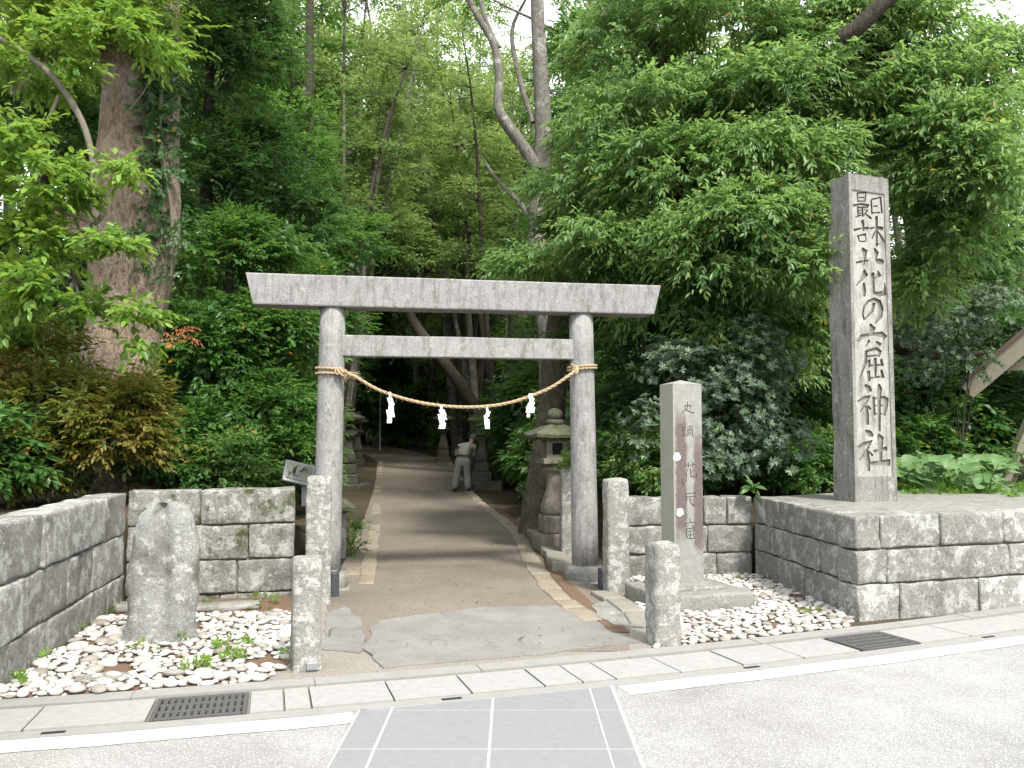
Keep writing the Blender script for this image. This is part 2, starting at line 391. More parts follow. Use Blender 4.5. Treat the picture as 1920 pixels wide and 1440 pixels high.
M['leaf_bright'] = leafmat('leaf_bright_green', [(.036, .095, .014), (.085, .18, .026), (.15, .27, .042), (.25, .38, .07)], (.42, .60, .08), .45, .42, .35)
M['leaf_right'] = leafmat('leaf_fresh_green', [(.020, .056, .019), (.060, .138, .038), (.130, .24, .068), (.24, .37, .125)], (.38, .57, .13), .5, .38, .5, (.45, .22, .04), .994)
M['leaf_rust'] = leafmat('leaf_rusty_new', [(.035, .085, .012), (.085, .12, .018), (.15, .135, .025), (.22, .13, .04)], (.34, .30, .05), .35, .42, .4)
M['leaf_far'] = leafmat('leaf_olive_sun_tinted', [(.034, .082, .022), (.074, .142, .036), (.13, .215, .058), (.215, .31, .095)], (.36, .49, .12), .5, .5, .35, (.42, .25, .05), .990)  # sunlit, hazy brightness of the far crowns is put into these colours
M['leaf_blue'] = leafmat('leaf_grey_green', [(.05, .088, .055), (.095, .15, .092), (.155, .22, .145), (.26, .33, .24)], (.22, .34, .16), .3, .5, .4, (.12, .27, .05), .95)
M['leaf_round'] = leafmat('leaf_round_pale', [(.04, .10, .028), (.08, .165, .05), (.13, .225, .08), (.22, .32, .15)], (.22, .40, .10), .35, .5, .35)
M['leaf_red'] = leafmat('leaf_red_brown', [(.20, .07, .03), (.32, .11, .05), (.42, .17, .07)], (.5, .16, .05), .35, .5, .3)
M['grass'] = leafmat('grass_blade', [(.06, .14, .02), (.11, .22, .035), (.17, .30, .05)], (.25, .42, .05), .35, .6, .2)

# ------------------------------------------------------------------ terrain
def Lw(x):
    """middle of the white edge line on the road"""
    if x > 7: return Lw(7) + (x - 7) * .57
    if x < -7: return Lw(-7) + (x + 7) * .08
    return 4.892 + .325 * x + .0176 * x * x
def slope(x): return (Lw(x + .01) - Lw(x - .01)) / .02
def off(x, d):
    s = slope(x); k = 1 / math.sqrt(1 + s * s); return (x - s * k * d, Lw(x) + k * d)
def pathc(y): return -.535 - .137 * (y - 8.7)
def prof(y): return interp(y, [0, 14, 18, 22, 29, 36, 60], [0, 0, .02, .10, .55, .92, 2.2])
def H(x, y):
    d = x - pathc(y)
    z = prof(y)
    yr = 9.23 + .14 * (x - 2.6)
    if y > yr + .3 and d > 0: z += .74 * sstep(d, 1.85, 2.1) * (1 - sstep(y, 11.5, 16) * (1 - sstep(d, 2.5, 6)))
    yl = 8.05 + .28 * (x + 2.03)
    if d < 0 and y > yl + .32: z += .80 * sstep(-d, 1.95, 2.3) * (1 - sstep(y, 10.5, 14.5) * (1 - sstep(-d, 2.6, 6)))
    if d < 0 and y <= yl + .32: z += .80 * sstep(-(x + 2.97 + .18 * (y - 4.95)), .32, .42)
    z += .10 * max(0, abs(d) - 5) * sstep(y, 12, 30)
    return z
def sheet(name, fn, us, vs, mat, label=None, kind='structure', smooth=True):
    V = [Vector(fn(u, v)) for v in vs for u in us]; n = len(us)
    F = [(j * n + i, j * n + i + 1, (j + 1) * n + i + 1, (j + 1) * n + i) for j in range(len(vs) - 1) for i in range(n - 1)]
    o = link(name, mesh(name, V, F, mat, smooth)); tag(o, label, None, None, kind); return o
def fr(a, b, st): return [a + (b - a) * i / max(1, round((b - a) / st)) for i in range(max(1, round((b - a) / st)) + 1)]

xs = fr(-70, -8, 3) + fr(-7.8, 8, .2)[1:] + fr(10, 80, 3)
vs = [0, .02] + fr(.15, 12, .18) + fr(12.5, 36, .6) + fr(38, 95, 4)
def gfn(u, v):
    x, y = off(u, .74); y += v
    return (x, y, H(x, y) - .012 + (.012 * noise.noise(Vector((x * 2, y * 2, 0))) if v > 2 else 0))
sheet('ground', gfn, xs, vs, M['forest_floor'], 'brown forest floor behind the walls')
# the world beyond: one sheet reaching the horizon
link('terrain', mesh('terrain', [(-500, -300, -.35), (500, -300, -.35), (500, 500, -.35), (-500, 500, -.35)], [(0, 1, 2, 3)], M['forest_floor']))['kind'] = 'structure'
bpy.data.objects['terrain']['label'] = 'flat land reaching to the horizon'
rxs = fr(-70, -8, 4) + fr(-7.5, 8, .5)[1:] + fr(9, 80, 4)
def rfn(u, v):
    e = off(u, .19); return (lerp(e[0], u, v), lerp(e[1], -14, v), -.004 - .02 * v)
sheet('road', rfn, rxs, [0, .05, .1, .2, .4, .7, 1], M['asphalt'], 'pale worn asphalt road in front of the gate')
# entrance ground and earth path
def pfn(u, v):
    y = v; hw = interp(y, [5.5, 6.2, 7.0, 8.3, 9.5, 14, 40], [.9, 1.0, 1.2, 1.35, 1.25, 1.2, 1.15])
    cx = interp(y, [5.5, 6.6, 8.7], [-.12, -.2, -.535]) if y < 8.7 else pathc(y)
    bend = -.02 * max(0, y - 27) ** 2
    x = cx + bend + u * hw
    return (x, y, H(x, y) + .006 + .006 * noise.noise(Vector((x * 1.5, y * 1.5, 3))))
sheet('shrine_path', lambda u, v: pfn(u, v), fr(-1, 1, .1), fr(6.0, 38, .35), M['path'], 'brown earth path leading under the gate into the wood')
def efn(u, v):
    e = off(u, .74); y = lerp(e[1], 8.2 + .14 * u, v); x = e[0] + v * (-.14) * 2
    return (x, y, .002 - .006 * (v > .98))
sheet('entrance_ground', efn, fr(-2.1, 1.5, .15), fr(0, 1, .1), M['entry'], 'dusty beige ground between the short stone posts')
def ragged(name, poly, z, mat, seed, label, step=.10, amp=.045):
    P = []
    for i in range(len(poly)):
        a, b = Vector(poly[i]), Vector(poly[(i + 1) % len(poly)]); n = max(1, int((b - a).length / step))
        for k in range(n):
            p = a.lerp(b, k / n); v3 = noise.noise_vector(Vector((p.x * 4 + seed, p.y * 4, seed))) * amp + noise.noise_vector(Vector((p.x * 15 + seed, p.y * 15, seed))) * amp * .35
            P.append((p.x + v3.x, p.y + v3.y))
    o = link(name, mesh(name, *prism(P, z - .03, z), mat)); tag(o, label, None, None, 'structure'); return o
def gp(px, py): p = at(px, py, 5); d = p - Vector((0, 0, CAMZ)); k = -CAMZ / d.z; q = Vector((0, 0, CAMZ)) + d * k; return (q.x, q.y)
ragged('old_pavement_patch', [gp(*p) for p in ((718, 1254), (686, 1224), (690, 1184), (712, 1165), (790, 1154), (850, 1148), (900, 1141), (1000, 1137), (1075, 1139), (1098, 1160), (1150, 1186), (1205, 1205), (960, 1234))], .0105, M['patch'], 3.1, 'grey worn pavement patch at the mouth of the path')
ragged('old_pavement_corner', [gp(*p) for p in ((604, 1222), (612, 1150), (648, 1140), (672, 1160), (684, 1195), (678, 1226))], .0095, M['patch'], 8.4, 'small grey pavement remnant beside the short post')

# ------------------------------------------------------------------ drain, kerb, road markings
def strip_box(name, u0, u1, d0, d1, z0, z1, mat, parent, n=3, inset=0.0):
    V = []
    us = [u0 + (u1 - u0) * i / n for i in range(n + 1)]
    for z in (z0, z1):
        for d in (d0, d1):
            for u in us: V.append(Vector((*off(u, d), z)))
    m = n + 1
    def id(zi, di, i): return zi * 2 * m + di * m + i
    F = []
    for i in range(n):
        F.append((id(1, 0, i), id(1, 0, i + 1), id(1, 1, i + 1), id(1, 1, i)))
        F.append((id(0, 0, i), id(0, 0, i + 1), id(1, 0, i + 1), id(1, 0, i)))
        F.append((id(1, 1, i), id(1, 1, i + 1), id(0, 1, i + 1), id(0, 1, i)))
    F.append((id(0, 1, 0), id(0, 0, 0), id(1, 0, 0), id(1, 1, 0)))
    F.append((id(0, 0, n), id(0, 1, n), id(1, 1, n), id(1, 0, n)))
    c = sum(V, Vector()) / len(V)
    return link(name, mesh(name, [v - c for v in V], F, mat), parent, c)
kerb = link('kerb_strip', None); tag(kerb, 'pale concrete kerb strip behind the drain covers', None, None, 'structure')
for k in range(20):
    u0 = -9 + k * 1.0
    strip_box('kerb_length', u0 + .002, u0 + .998, .62, .765, -.1, .016 + .002 * (k % 2), M['concrete2'], kerb)
gut = link('drain_channel', None); tag(gut, 'row of pale concrete drain covers along the road edge', None, None, 'structure')
strip_box('channel_bed', -9, 11, .17, .64, -.2, -.012, M['gap'], gut, 60)
joints = [-2.95, -2.5]
gl = (-1.86, -1.36)      # covers replaced by iron grates
gr = (2.50, 3.02)
u = -9.0; cuts = [u]
seq = [-3.45, -2.93, -2.43, gl[0], gl[1], -1.18, -1.04, -.60, -.165, .265, .50, .71, 1.14, 1.58, 2.04, gr[0], gr[1], 3.5, 3.95, 4.4, 4.85]
cuts = fr(-8.5, -4.0, .45) + seq + fr(5.3, 10.5, .45)
for a, b in zip(cuts[:-1], cuts[1:]):
    if (a, b) in (gl, gr): continue
    h = random.Random(int(a * 100)).uniform(0, .006)
    strip_box('drain_cover', a + .006, b - .006, .215, .60, -.08, .004 + h, M['concrete'], gut)
rim = strip_box('gutter_apron', -9, 11, .105, .21, -.05, .0, M['concrete2'], gut, 60)
for u0 in (-2.33, -.35, 1.55, 3.55):
    sl_ = strip_box('drain_slot', u0, u0 + .11, .145, .175, -.02, .003, M['pit'], gut, 1)  # solid strip, its near-black colour paints the shade of an open slot
def grate(u0, u1, label, rows):
    cx, cy = off((u0 + u1) / 2, .407); rz = math.atan(slope((u0 + u1) / 2))
    L, W = (u1 - u0) * 1.04 - .03, .375
    g = thing('drain_grate', label, 'drain grate', (cx, cy, .0), rz, 'iron drain grates')
    link('pit', mesh('pit', *prism([(-L / 2, -W / 2), (L / 2, -W / 2), (L / 2, W / 2), (-L / 2, W / 2)], -.06, -.008), M['pit']), g)  # solid fill, coloured near black for the shade below the bars
    fv = []
    for sx in (-1, 1): fv.append(([v + Vector((sx * (L / 2 - .012), 0, -.03)) for v in rbox(.024, W, .04, .003, 2)[0]], rbox(.024, W, .04, .003, 2)[1]))
    for sy in (-1, 1): fv.append(([v + Vector((0, sy * (W / 2 - .012), -.0295)) for v in rbox(L - .05, .024, .04, .003, 2)[0]], rbox(L - .05, .024, .04, .003, 2)[1]))
    link('frame', mesh('frame', *merge(fv), M['iron']), g)
    nb = 12
    bv, bf = rbox(.024, W - .05, .03, .002, 2); bar = mesh('bar', bv, bf, M['iron'])
    for i in range(nb): link('bar', bar, g, (-L / 2 + .03 + (L - .06) * (i + .5) / nb, 0, -.023))
    cv, cf = rbox(L - .05, .03, .03, .002, 2); cb = mesh('cross_bar', cv, cf, M['iron'])
    for i in range(rows): link('cross_bar', cb, g, (0, -W / 2 + W * (i + 1) / (rows + 1), -.0215))
grate(*gl, 'rusty iron drain grate in front of the upright natural stone', 2)
grate(*gr, 'dark iron drain grate below the corner of the large block platform', 4)
ml = link('edge_line', None); tag(ml, 'white painted edge line along the road', None, None, 'structure')
def line_sheet(u0, u1, name):
    us = fr(u0, u1, .3); V = []
    for uu in us:
        for d in (-.085, .095): V.append(Vector((*off(uu, d + .006 * math.sin(uu * 7)), -.001)))
    F = [(2 * i, 2 * i + 2, 2 * i + 3, 2 * i + 1) for i in range(len(us) - 1)]
    link(name, mesh(name, V, F, M['white']), ml)
line_sheet(-9, -.84, 'painted_line'); line_sheet(.66, 12, 'painted_line')
# paved crossing: slabs in pale grout
cr = link('paved_crossing', None); tag(cr, 'blue grey paved crossing strip leading to the gate', None, None, 'structure')
gv = []
us = fr(-.835, .605, .1); gv = [Vector((x, Lw(x) + .10 * math.sqrt(1 + slope(x) ** 2), .002)) for x in us] + [Vector((x - .01, -9, .002)) for x in reversed(us)]
link('grout_bed', mesh('grout_bed', gv, [tuple(range(len(gv)))[::-1]], M['grout']), cr)
colx = [(-.825, -.665), (-.65, -.115), (-.10, .455), (.467, .585)]
rows = [4.745, 4.168, 3.59, 3.01, 2.43, 1.85, 1.27, .69, .1, -.5]
ri = 0
for (x0, x1) in colx:
    tops = [None] + rows
    for k in range(len(rows)):
        lo = rows[k] + .007
        if k == 0:
            P = [(x0, lo), (x1, lo)] + [(x, Lw(x) + .092 * math.sqrt(1 + slope(x) ** 2)) for x in fr(x1, x0, -.08 if False else .08)] if False else None
            ux = [x1 + (x0 - x1) * i / 6 for i in range(7)]
            P = [(x0, lo), (x1, lo)] + [(x, Lw(x) + .09 * math.sqrt(1 + slope(x) ** 2)) for x in ux]
            P = [p for p in P if p[1] >= lo]
        else:
            hi = rows[k - 1] - .007; P = [(x0, lo), (x1, lo), (x1, hi), (x0, hi)]
        cx = sum(p[0] for p in P) / len(P); cy = sum(p[1] for p in P) / len(P)
        link('paving_slab', mesh('paving_slab', *prism([(p[0] - cx, p[1] - cy) for p in P], -.03, .0045), M['tile']), cr, (cx, cy, 0))

# ------------------------------------------------------------------ stone walls, block by block
def block_wall(name, label, cat, A, B, courses, joints, thick, mats, seed, z0=-.08, out=1, cap_over=.0, end_step=None):
    """courses: heights from the bottom; joints: per course the lengths along A->B where blocks meet"""
    A, B = Vector((*A, 0)), Vector((*B, 0)); d = B - A; L = d.length
    rz = math.atan2(d.y, d.x); g = thing(name, label, cat, A, rz)
    rnd = random.Random(seed)
    z = z0; zt = z0 + sum(courses)
    # rough mortar core that fills the joints behind the faces
    cv, cf = rbox(L - .03, thick - .07, zt - z0 - .03, .01, 3)
    link('mortar_core', mesh('mortar_core', cv, cf, M['gap']), g, (L / 2, out * 0 + thick / 2, z0))
    for ci, h in enumerate(courses):
        cuts = [0] + [j for j in joints[ci] if j < L] + [L]
        for a, b in zip(cuts[:-1], cuts[1:]):
            ln = b - a - .012
            dep = thick + rnd.uniform(-.02, .015)
            v, f = rbox(ln, dep, h - .012, rnd.uniform(.008, .017), 11, .013, 5.0, rnd.uniform(0, 99))
            o = link('stone_block', mesh('stone_block', v, f, mats[(ci + rnd.randint(0, 1)) % len(mats)], True), g, ((a + b) / 2, thick / 2 + rnd.uniform(-.008, .008), z + .006))
            o.rotation_euler = (rnd.uniform(-.008, .008), rnd.uniform(-.006, .006), rnd.uniform(-.008, .008))
        z += h
    return g
WL0, WLc, WL1 = (-2.72, 3.55), (-3.47, 7.72), (-2.04, 8.10)
block_wall('stone_wall', 'long low wall of pale granite blocks running back from the road beside the natural stone', 'wall', WL0, WLc, [.33, .36, .37], [[.7, 1.55, 2.35, 3.3, 3.75], [.25, 1.15, 1.9, 2.75, 3.35], [.9, 2.2, 3.6]], .26, [M['wall_l'], M['wall']], 3)
block_wall('stone_wall', 'short mossy block wall behind the upright natural stone', 'wall', (WLc[0] + .012, WLc[1]), WL1, [.30, .34, .30, .33][0:1] + [.31, .32, .33], [[.8], [.35, .95], [.52, 1.05], [.62]], .26, [M['wall_m'], M['wall_m'], M['wall']], 7, -.26)
block_wall('stone_wall', 'low block wall behind the small stained stele', 'wall', (1.19, 9.03), (2.585, 9.225), [.32, .30, .30], [[.5, 1.0], [.42, .9], [.55, .86, 1.12]], .24, [M['wall']], 11)
# platform: front wall along the road, side wall towards the bed, paved top
PC, PB, PR = (2.80, 7.0), (2.60, 9.23), (7.9, 8.62)
pd = Vector((PR[0] - PC[0], PR[1] - PC[1], 0)); pl = pd.length; prz = math.atan2(pd.y, pd.x)
plat = thing('stone_platform', 'block platform carrying the tall inscribed stele', 'platform', (*PC, 0), prz)
rnd = random.Random(21)
def plat_loc(p): v = Vector((p[0] - PC[0], p[1] - PC[1], 0)); v.rotate(Matrix.Rotation(-prz, 3, 'Z')); return v
def course_blocks(par, p0, p1, z, h, cuts, thick, mats, inward):
    """blocks along p0->p1 in the parent's frame; inward = unit vector the thickness grows to"""
    p0, p1 = Vector(p0), Vector(p1); d = (p1 - p0); L = d.length; d.normalize(); rz = math.atan2(d.y, d.x)
    cc = [0] + [c for c in cuts if c < L] + [L]
    for a, b in zip(cc[:-1], cc[1:]):
        v, f = rbox(b - a - .011, thick, h - .011, rnd.uniform(.007, .016), 11, .014, 4.6, rnd.uniform(0, 99))
        c = p0 + d * ((a + b) / 2) + inward * (thick / 2 + rnd.uniform(-.008, .008))
        o = link('stone_block', mesh('stone_block', v, f, mats[rnd.randint(0, len(mats) - 1)], True), par, (c.x, c.y, z + .005), rz)
pb = plat_loc(PB); sd = pb.normalized(); sn = Vector((-sd.y, sd.x, 0)) * -1
TH = .24
fj = [[.42, 1.25, 2.1, 2.9, 3.7, 4.5], [.30, 1.6, 2.6, 3.4, 4.3], [.25, .86, 1.55, 2.5, 3.3, 4.2]]
sj = [[.78, 1.4], [.45, .95, 1.6], [.93, 1.35, 1.72]]
hh = [.36, .28, .28]; z = -.08
for ci in range(3):
    course_blocks(plat, (0, 0, 0), (pl, 0, 0), z, hh[ci], fj[ci], TH, [M['wall'], M['wall_l']], Vector((0, 1, 0)))
    st = sd * (TH + .004)
    course_blocks(plat, st, pb, z, hh[ci], sj[ci], TH, [M['wall']], sn)
    z += hh[ci]
core = [(.05, .05), (pl, .05), (pl, 3.6), (pb.x + .1, pb.y - .02)]
link('fill', mesh('fill', *prism(core, -.1, .815), M['gap']), plat)
tv = [Vector((x, y, 0)) for x, y in [(.22, .2), (pl, .2), (pl, 3.55), (pb.x + .2, pb.y - .03)]]
o_ = link('top_surface', mesh('top_surface', *prism([(v.x, v.y) for v in tv], .80, .832), M['plinth']), plat)

# ------------------------------------------------------------------ torii gate
TMID, TRZ, HALF = Vector((-.535, 8.725, 0)), math.atan2(.45, 2.59), 1.315
tor = thing('torii_gate', 'weathered grey stone torii gate across the path', 'gate', TMID, TRZ)
for s in (-1, 1):
    pts = [(s * (HALF - .034 * k / 8), 0, .10 + 2.67 * k / 8) for k in range(9)]
    v, f = tube(pts, [.139 - .013 * k / 8 for k in range(9)], 32)
    p = link('post', mesh('post', v, f, M['torii'], True), tor)
    bv, bf = tube([(s * HALF, 0, -.1), (s * HALF, 0, .075), (s * HALF, 0, .11), (s * HALF, 0, .14), (s * HALF, 0, .155)], [.212, .212, .208, .19, .15], 28)
    link('base_ring', mesh('base_ring', bv, bf, M['plinth'], True), tor)
    sv, sf = rbox(.46, .44, .12, .012, 4, .006, 4, s + 5); link('base_slab', mesh('base_slab', sv, sf, M['plinth'], True), tor, (s * HALF, 0, -.11))
def beam(profile, hl_of, n=24, amp=.004):
    """extrude a y-z profile along x; half length may depend on height"""
    V, F = [], []; m = len(profile)
    for i in range(n + 1):
        for (y, z) in profile:
            x = -hl_of(z) + 2 * hl_of(z) * i / n
            V.append(Vector((x, y, z)) + noise.noise_vector(Vector((x * 2, y * 3, z * 3))) * amp)
    for i in range(n):
        for k in range(m): F.append((i * m + k, i * m + (k + 1) % m, (i + 1) * m + (k + 1) % m, (i + 1) * m + k))
    F.append(tuple(range(m))[::-1]); F.append(tuple(n * m + k for k in range(m)))
    return V, F
v, f = beam([(-.145, 2.768), (-.15, 2.78), (-.165, 3.06), (-.158, 3.072), (0, 3.10), (.158, 3.072), (.165, 3.06), (.15, 2.78), (.145, 2.768)], lambda z: 2.035 + (z - 2.768) / .31 * .075)
f = [q[::-1] for q in f]
link('top_lintel', mesh('top_lintel', v, f, M['torii']), tor)
v, f = beam([(-.07, 2.282), (-.075, 2.29), (-.075, 2.485), (-.07, 2.493), (.07, 2.493), (.075, 2.485), (.075, 2.29), (.07, 2.282)], lambda z: HALF - .03)
f = [q[::-1] for q in f]
link('tie_beam', mesh('tie_beam', v, f, M['torii']), tor)

# straw rope across the gate
def twisted(pts, rad, strands=3, pitch=.055, seg=6):
    parts = []; n = len(pts)
    pts = [Vector(p) for p in pts]; cum = [0]
    for a, b in zip(pts[:-1], pts[1:]): cum.append(cum[-1] + (b - a).length)
    for s in range(strands):
        P = []
        pu = None
        for i in range(n):
            d = (pts[min(i + 1, n - 1)] - pts[max(0, i - 1)]).normalized()
            if pu is None: pu = d.orthogonal().normalized()
            pu = (pu - d * pu.dot(d)).normalized(); q = d.cross(pu)
            a = cum[i] / pitch * 2 * math.pi / strands * 1.0 + 2 * math.pi * s / strands
            P.append(pts[i] + (pu * math.cos(a) + q * math.sin(a)) * rad * .55)
        parts.append(tube(P, [rad * .62] * n, seg))
    return merge(parts)
rope = thing('straw_rope', 'twisted straw rope slung between the gate posts', 'rope', TMID, TRZ)
ry = -.19
c_ = [(-HALF + .10, -.13, 2.135), (-HALF + .25, ry, 2.075), (-.80, ry, 1.93), (-.40, ry, 1.815), (.05, ry, 1.775), (.45, ry, 1.815), (.85, ry, 1.95), (HALF - .22, ry, 2.10), (HALF - .10, -.13, 2.19)]
sp_ = [tuple(p) for p in spline(c_, 260)]
v, f = twisted(sp_, .0155); link('slung_length', mesh('slung_length', v, f, M['rope'], True), rope)
def wrap(s, z0, tilt, rad=.012):
    P = [(s * (HALF - .025) + .148 * math.cos(a), .148 * math.sin(a), z0 + tilt * math.cos(a)) for a in [2 * math.pi * i / 90 for i in range(91)]]
    v, f = twisted(P, rad, 3, .04, 5); link('post_wrap', mesh('post_wrap', v, f, M['rope'], True), rope)
wrap(-1, 2.15, -.012); wrap(-1, 2.105, -.004); wrap(1, 2.185, .012, .013); wrap(1, 2.212, .012, .013)
kn = []
for i in range(5):
    a = Vector((-HALF + .10 + i * .022, -.15 - .012 * (i % 2), 2.125 - .014 * i))
    kn.append(twisted([a + Vector((.03 * math.sin(t), .02 * math.cos(t) , .035 * math.cos(t * 1.0 + i))) for t in [x * .4 for x in range(16)]], .010, 3, .04, 5))
link('knot', mesh('knot', *merge(kn), M['rope'], True), rope)
kn = []
for i in range(3):
    a = Vector((HALF - .13 - i * .012, -.15, 2.165 + .012 * i))
    kn.append(twisted([a + Vector((.02 * math.sin(t), .018 * math.cos(t), .035 * math.cos(t + i))) for t in [x * .4 for x in range(16)]], .010, 3, .04, 5))
link('knot', mesh('knot', *merge(kn), M['rope'], True), rope)
rnd = random.Random(5); st = []
for i in range(60):
    k = rnd.randint(4, 250); p = Vector(sp_[k]); d = Vector((rnd.uniform(-1, 1), rnd.uniform(-.8, .3), rnd.uniform(-1, .4))).normalized()
    st.append(tube([p, p + d * rnd.uniform(.03, .075)], [.0018, .001], 3))
for i in range(26):
    p = Vector((-HALF + .16 + rnd.uniform(0, .09), -.16, 2.10 + rnd.uniform(-.02, .02))); d = Vector((1, rnd.uniform(-.5, .2), rnd.uniform(-.7, .3))).normalized()
    st.append(tube([p, p + d * rnd.uniform(.06, .13)], [.003, .0015], 3))
link('loose_straw', mesh('loose_straw', *merge(st), M['rope']), rope)['kind'] = 'stuff'
# folded paper streamers hung on the rope
def streamer(px, py0, py1, seq, label):
    q = at(px, py0 + 4, 8.7 + (px - 870) * .00094 - .19)
    rel = Matrix.Rotation(-TRZ, 4, 'Z') @ (q - TMID)
    h = (py1 - py0) / FPX * 8.65 * 1.12
    V, F = [], []
    z = 0.02; n = len(seq)
    s = thing('paper_streamer', label, 'streamer', q + Vector((0, -.03, 0)), TRZ, 'white paper streamers on the rope')
    for i, (x, w, dx) in enumerate(seq):
        z1 = z - h / n * 1.02
        yy = -.012 * (i % 2)
        a = [(x - w / 2, yy, z), (x + w / 2, yy, z), (x + w / 2 + dx, yy - .008, z1), (x - w / 2 + dx, yy - .008, z1)]
        P = [Vector(p) for p in a] + [Vector(p) + Vector((0, .0022, 0)) for p in a]
        fs = [(0, 3, 2, 1), (4, 5, 6, 7), (0, 1, 5, 4), (1, 2, 6, 5), (2, 3, 7, 6), (3, 0, 4, 7)]
        c = sum(P, Vector()) / 8
        link('paper_fold', mesh('paper_fold', [p - c for p in P], fs, M['paper']), s, c)
        z = z1 + .012
streamer(732, 735, 792, [(.0, .018, 0), (-.005, .05, .025), (.012, .05, .0), (.0, .07, .012), (.0, .045, -.004)], 'white zigzag paper streamer nearest the knotted end of the rope, wide at its foot')
streamer(828, 760, 805, [(.0, .022, .0), (.0, .055, .022), (.0, .075, .02), (-.005, .05, .02), (.016, .062, -.012)], 'white zigzag paper streamer on the rope above the far lantern beside the bending person')
streamer(913, 764, 806, [(.0, .02, .008), (.016, .04, -.02), (-.012, .036, .006), (.0, .05, .0), (.0, .046, .006)], 'narrow white paper streamer on the rope above the bending person')
streamer(995, 738, 784, [(.0, .04, .0), (.012, .045, -.012), (.012, .065, -.03), (.0, .085, -.012), (-.022, .032, -.004)], 'white paper streamer on the rope nearest the large lantern, forked at its foot')

# ------------------------------------------------------------------ square stone posts
def sq_post(x, y, wd, dp, h, label, rz, seed, lean=(0, 0)):
    v, f = rbox(wd, dp, h + .1, .022, 12, .010, 7, seed, True, .97)
    o = link('stone_post', mesh('stone_post', v, f, M['post'], True), None, (x, y, H(x, y) * 0 - .1), 0, (lean[0], lean[1], rz))
    tag(o, label, 'stone post', 'square stone posts at the entrance'); return o
sq_post(-1.325, 5.58, .185, .19, .715, 'short square stone post beside the pebble bed, with a pale reflector at its foot', .3, 1)
o = link('reflector', mesh('reflector', *rbox(.075, .012, .045, .004, 3), M['steel']), None, (-1.325 + .0, 5.58, 0)); o.parent = bpy.data.objects['stone_post']; o.location = (.035, -.105, .115)
sq_post(-1.735, 7.72, .225, .22, 1.13, 'tall square stone post in front of the gate leg at the mossy wall', .22, 2)
sq_post(.985, 8.16, .215, .21, 1.085, 'tall square stone post between the gate leg and the stained stele', .18, 3)
sq_post(1.085, 6.22, .20, .20, .725, 'short square stone post at the corner of the stained stele plinth', .3, 4)
sq_post(.675, 10.35, .19, .19, 1.12, 'square stone post half hidden behind the gate leg by the large lantern', .14, 6)

# ------------------------------------------------------------------ upright natural stone
def natural():
    V, F = [], []; nh, na = 34, 56; h = 1.06
    for i in range(nh + 1):
        t = i / nh
        hw = interp(t, [0, .08, .2, .5, .75, .88, .95, 1.0], [.245, .215, .212, .218, .205, .165, .115, .055])
        hd = interp(t, [0, .1, .5, .85, 1.0], [.16, .14, .13, .10, .035])
        for k in range(na):
            a = 2 * math.pi * k / na; ca, sa = math.cos(a), math.sin(a)
            x = hw * math.copysign(abs(ca) ** .75, ca); y = hd * math.copysign(abs(sa) ** .75, sa)
            gx = x - .0 - .02 * math.sin(t * 5)
            groove = math.exp(-(gx / .035) ** 2) * (sa < 0) * abs(sa)
            y += groove * .085 * interp(t, [0, .3, 1], [.2, .8, 1.0])
            z = t * h - (math.exp(-((x + .0) / .04) ** 2) * .045 * sstep(t, .80, 1.0)) + .03 * (x > 0) * sstep(t, .8, 1) * 0
            p = Vector((x + .015 * t, y, z))
            p += noise.noise_vector(p * 3.2) * .03 + noise.noise_vector(p * 8) * .014 + noise.noise_vector(p * 21) * .006
            V.append(p)
    for i in range(nh):
        for k in range(na): F.append((i * na + k, i * na + (k + 1) % na, (i + 1) * na + (k + 1) % na, (i + 1) * na + k))
    V.append(sum(V[nh * na:], Vector()) / na)
    for k in range(na): F.append((nh * na + k, nh * na + (k + 1) % na, len(V) - 1))
    return V, F
ns = link('natural_stone', mesh('natural_stone', *natural(), M['natural'], True), None, (-2.56, 6.33, -.03), .18, (0, .0, .18)); ns.scale = (1.10, 1, .985)
tag(ns, 'upright natural stone with pale lichen and a long groove, standing in the pebble bed', 'standing stone')
for (px, py, sx, sy, sz, lb) in ((1165 * .211, 1148, .26, .16, .09, 'low dark rock at the foot of the long wall beside the natural stone'), (420, 1143, .62, .2, .06, 'flat dark slab lying below the mossy wall'), (195, 1277, .32, .13, .035, 'flat grey slab among the pebbles by the kerb')):
    x, y = gp(px, py); v, f = rbox(sx, sy, sz, .03, 6, .02, 5, px)
    tag(link('flat_rock', mesh('flat_rock', v, f, M['plinth'], True), None, (x, y, -.005), .25), lb, 'rock')

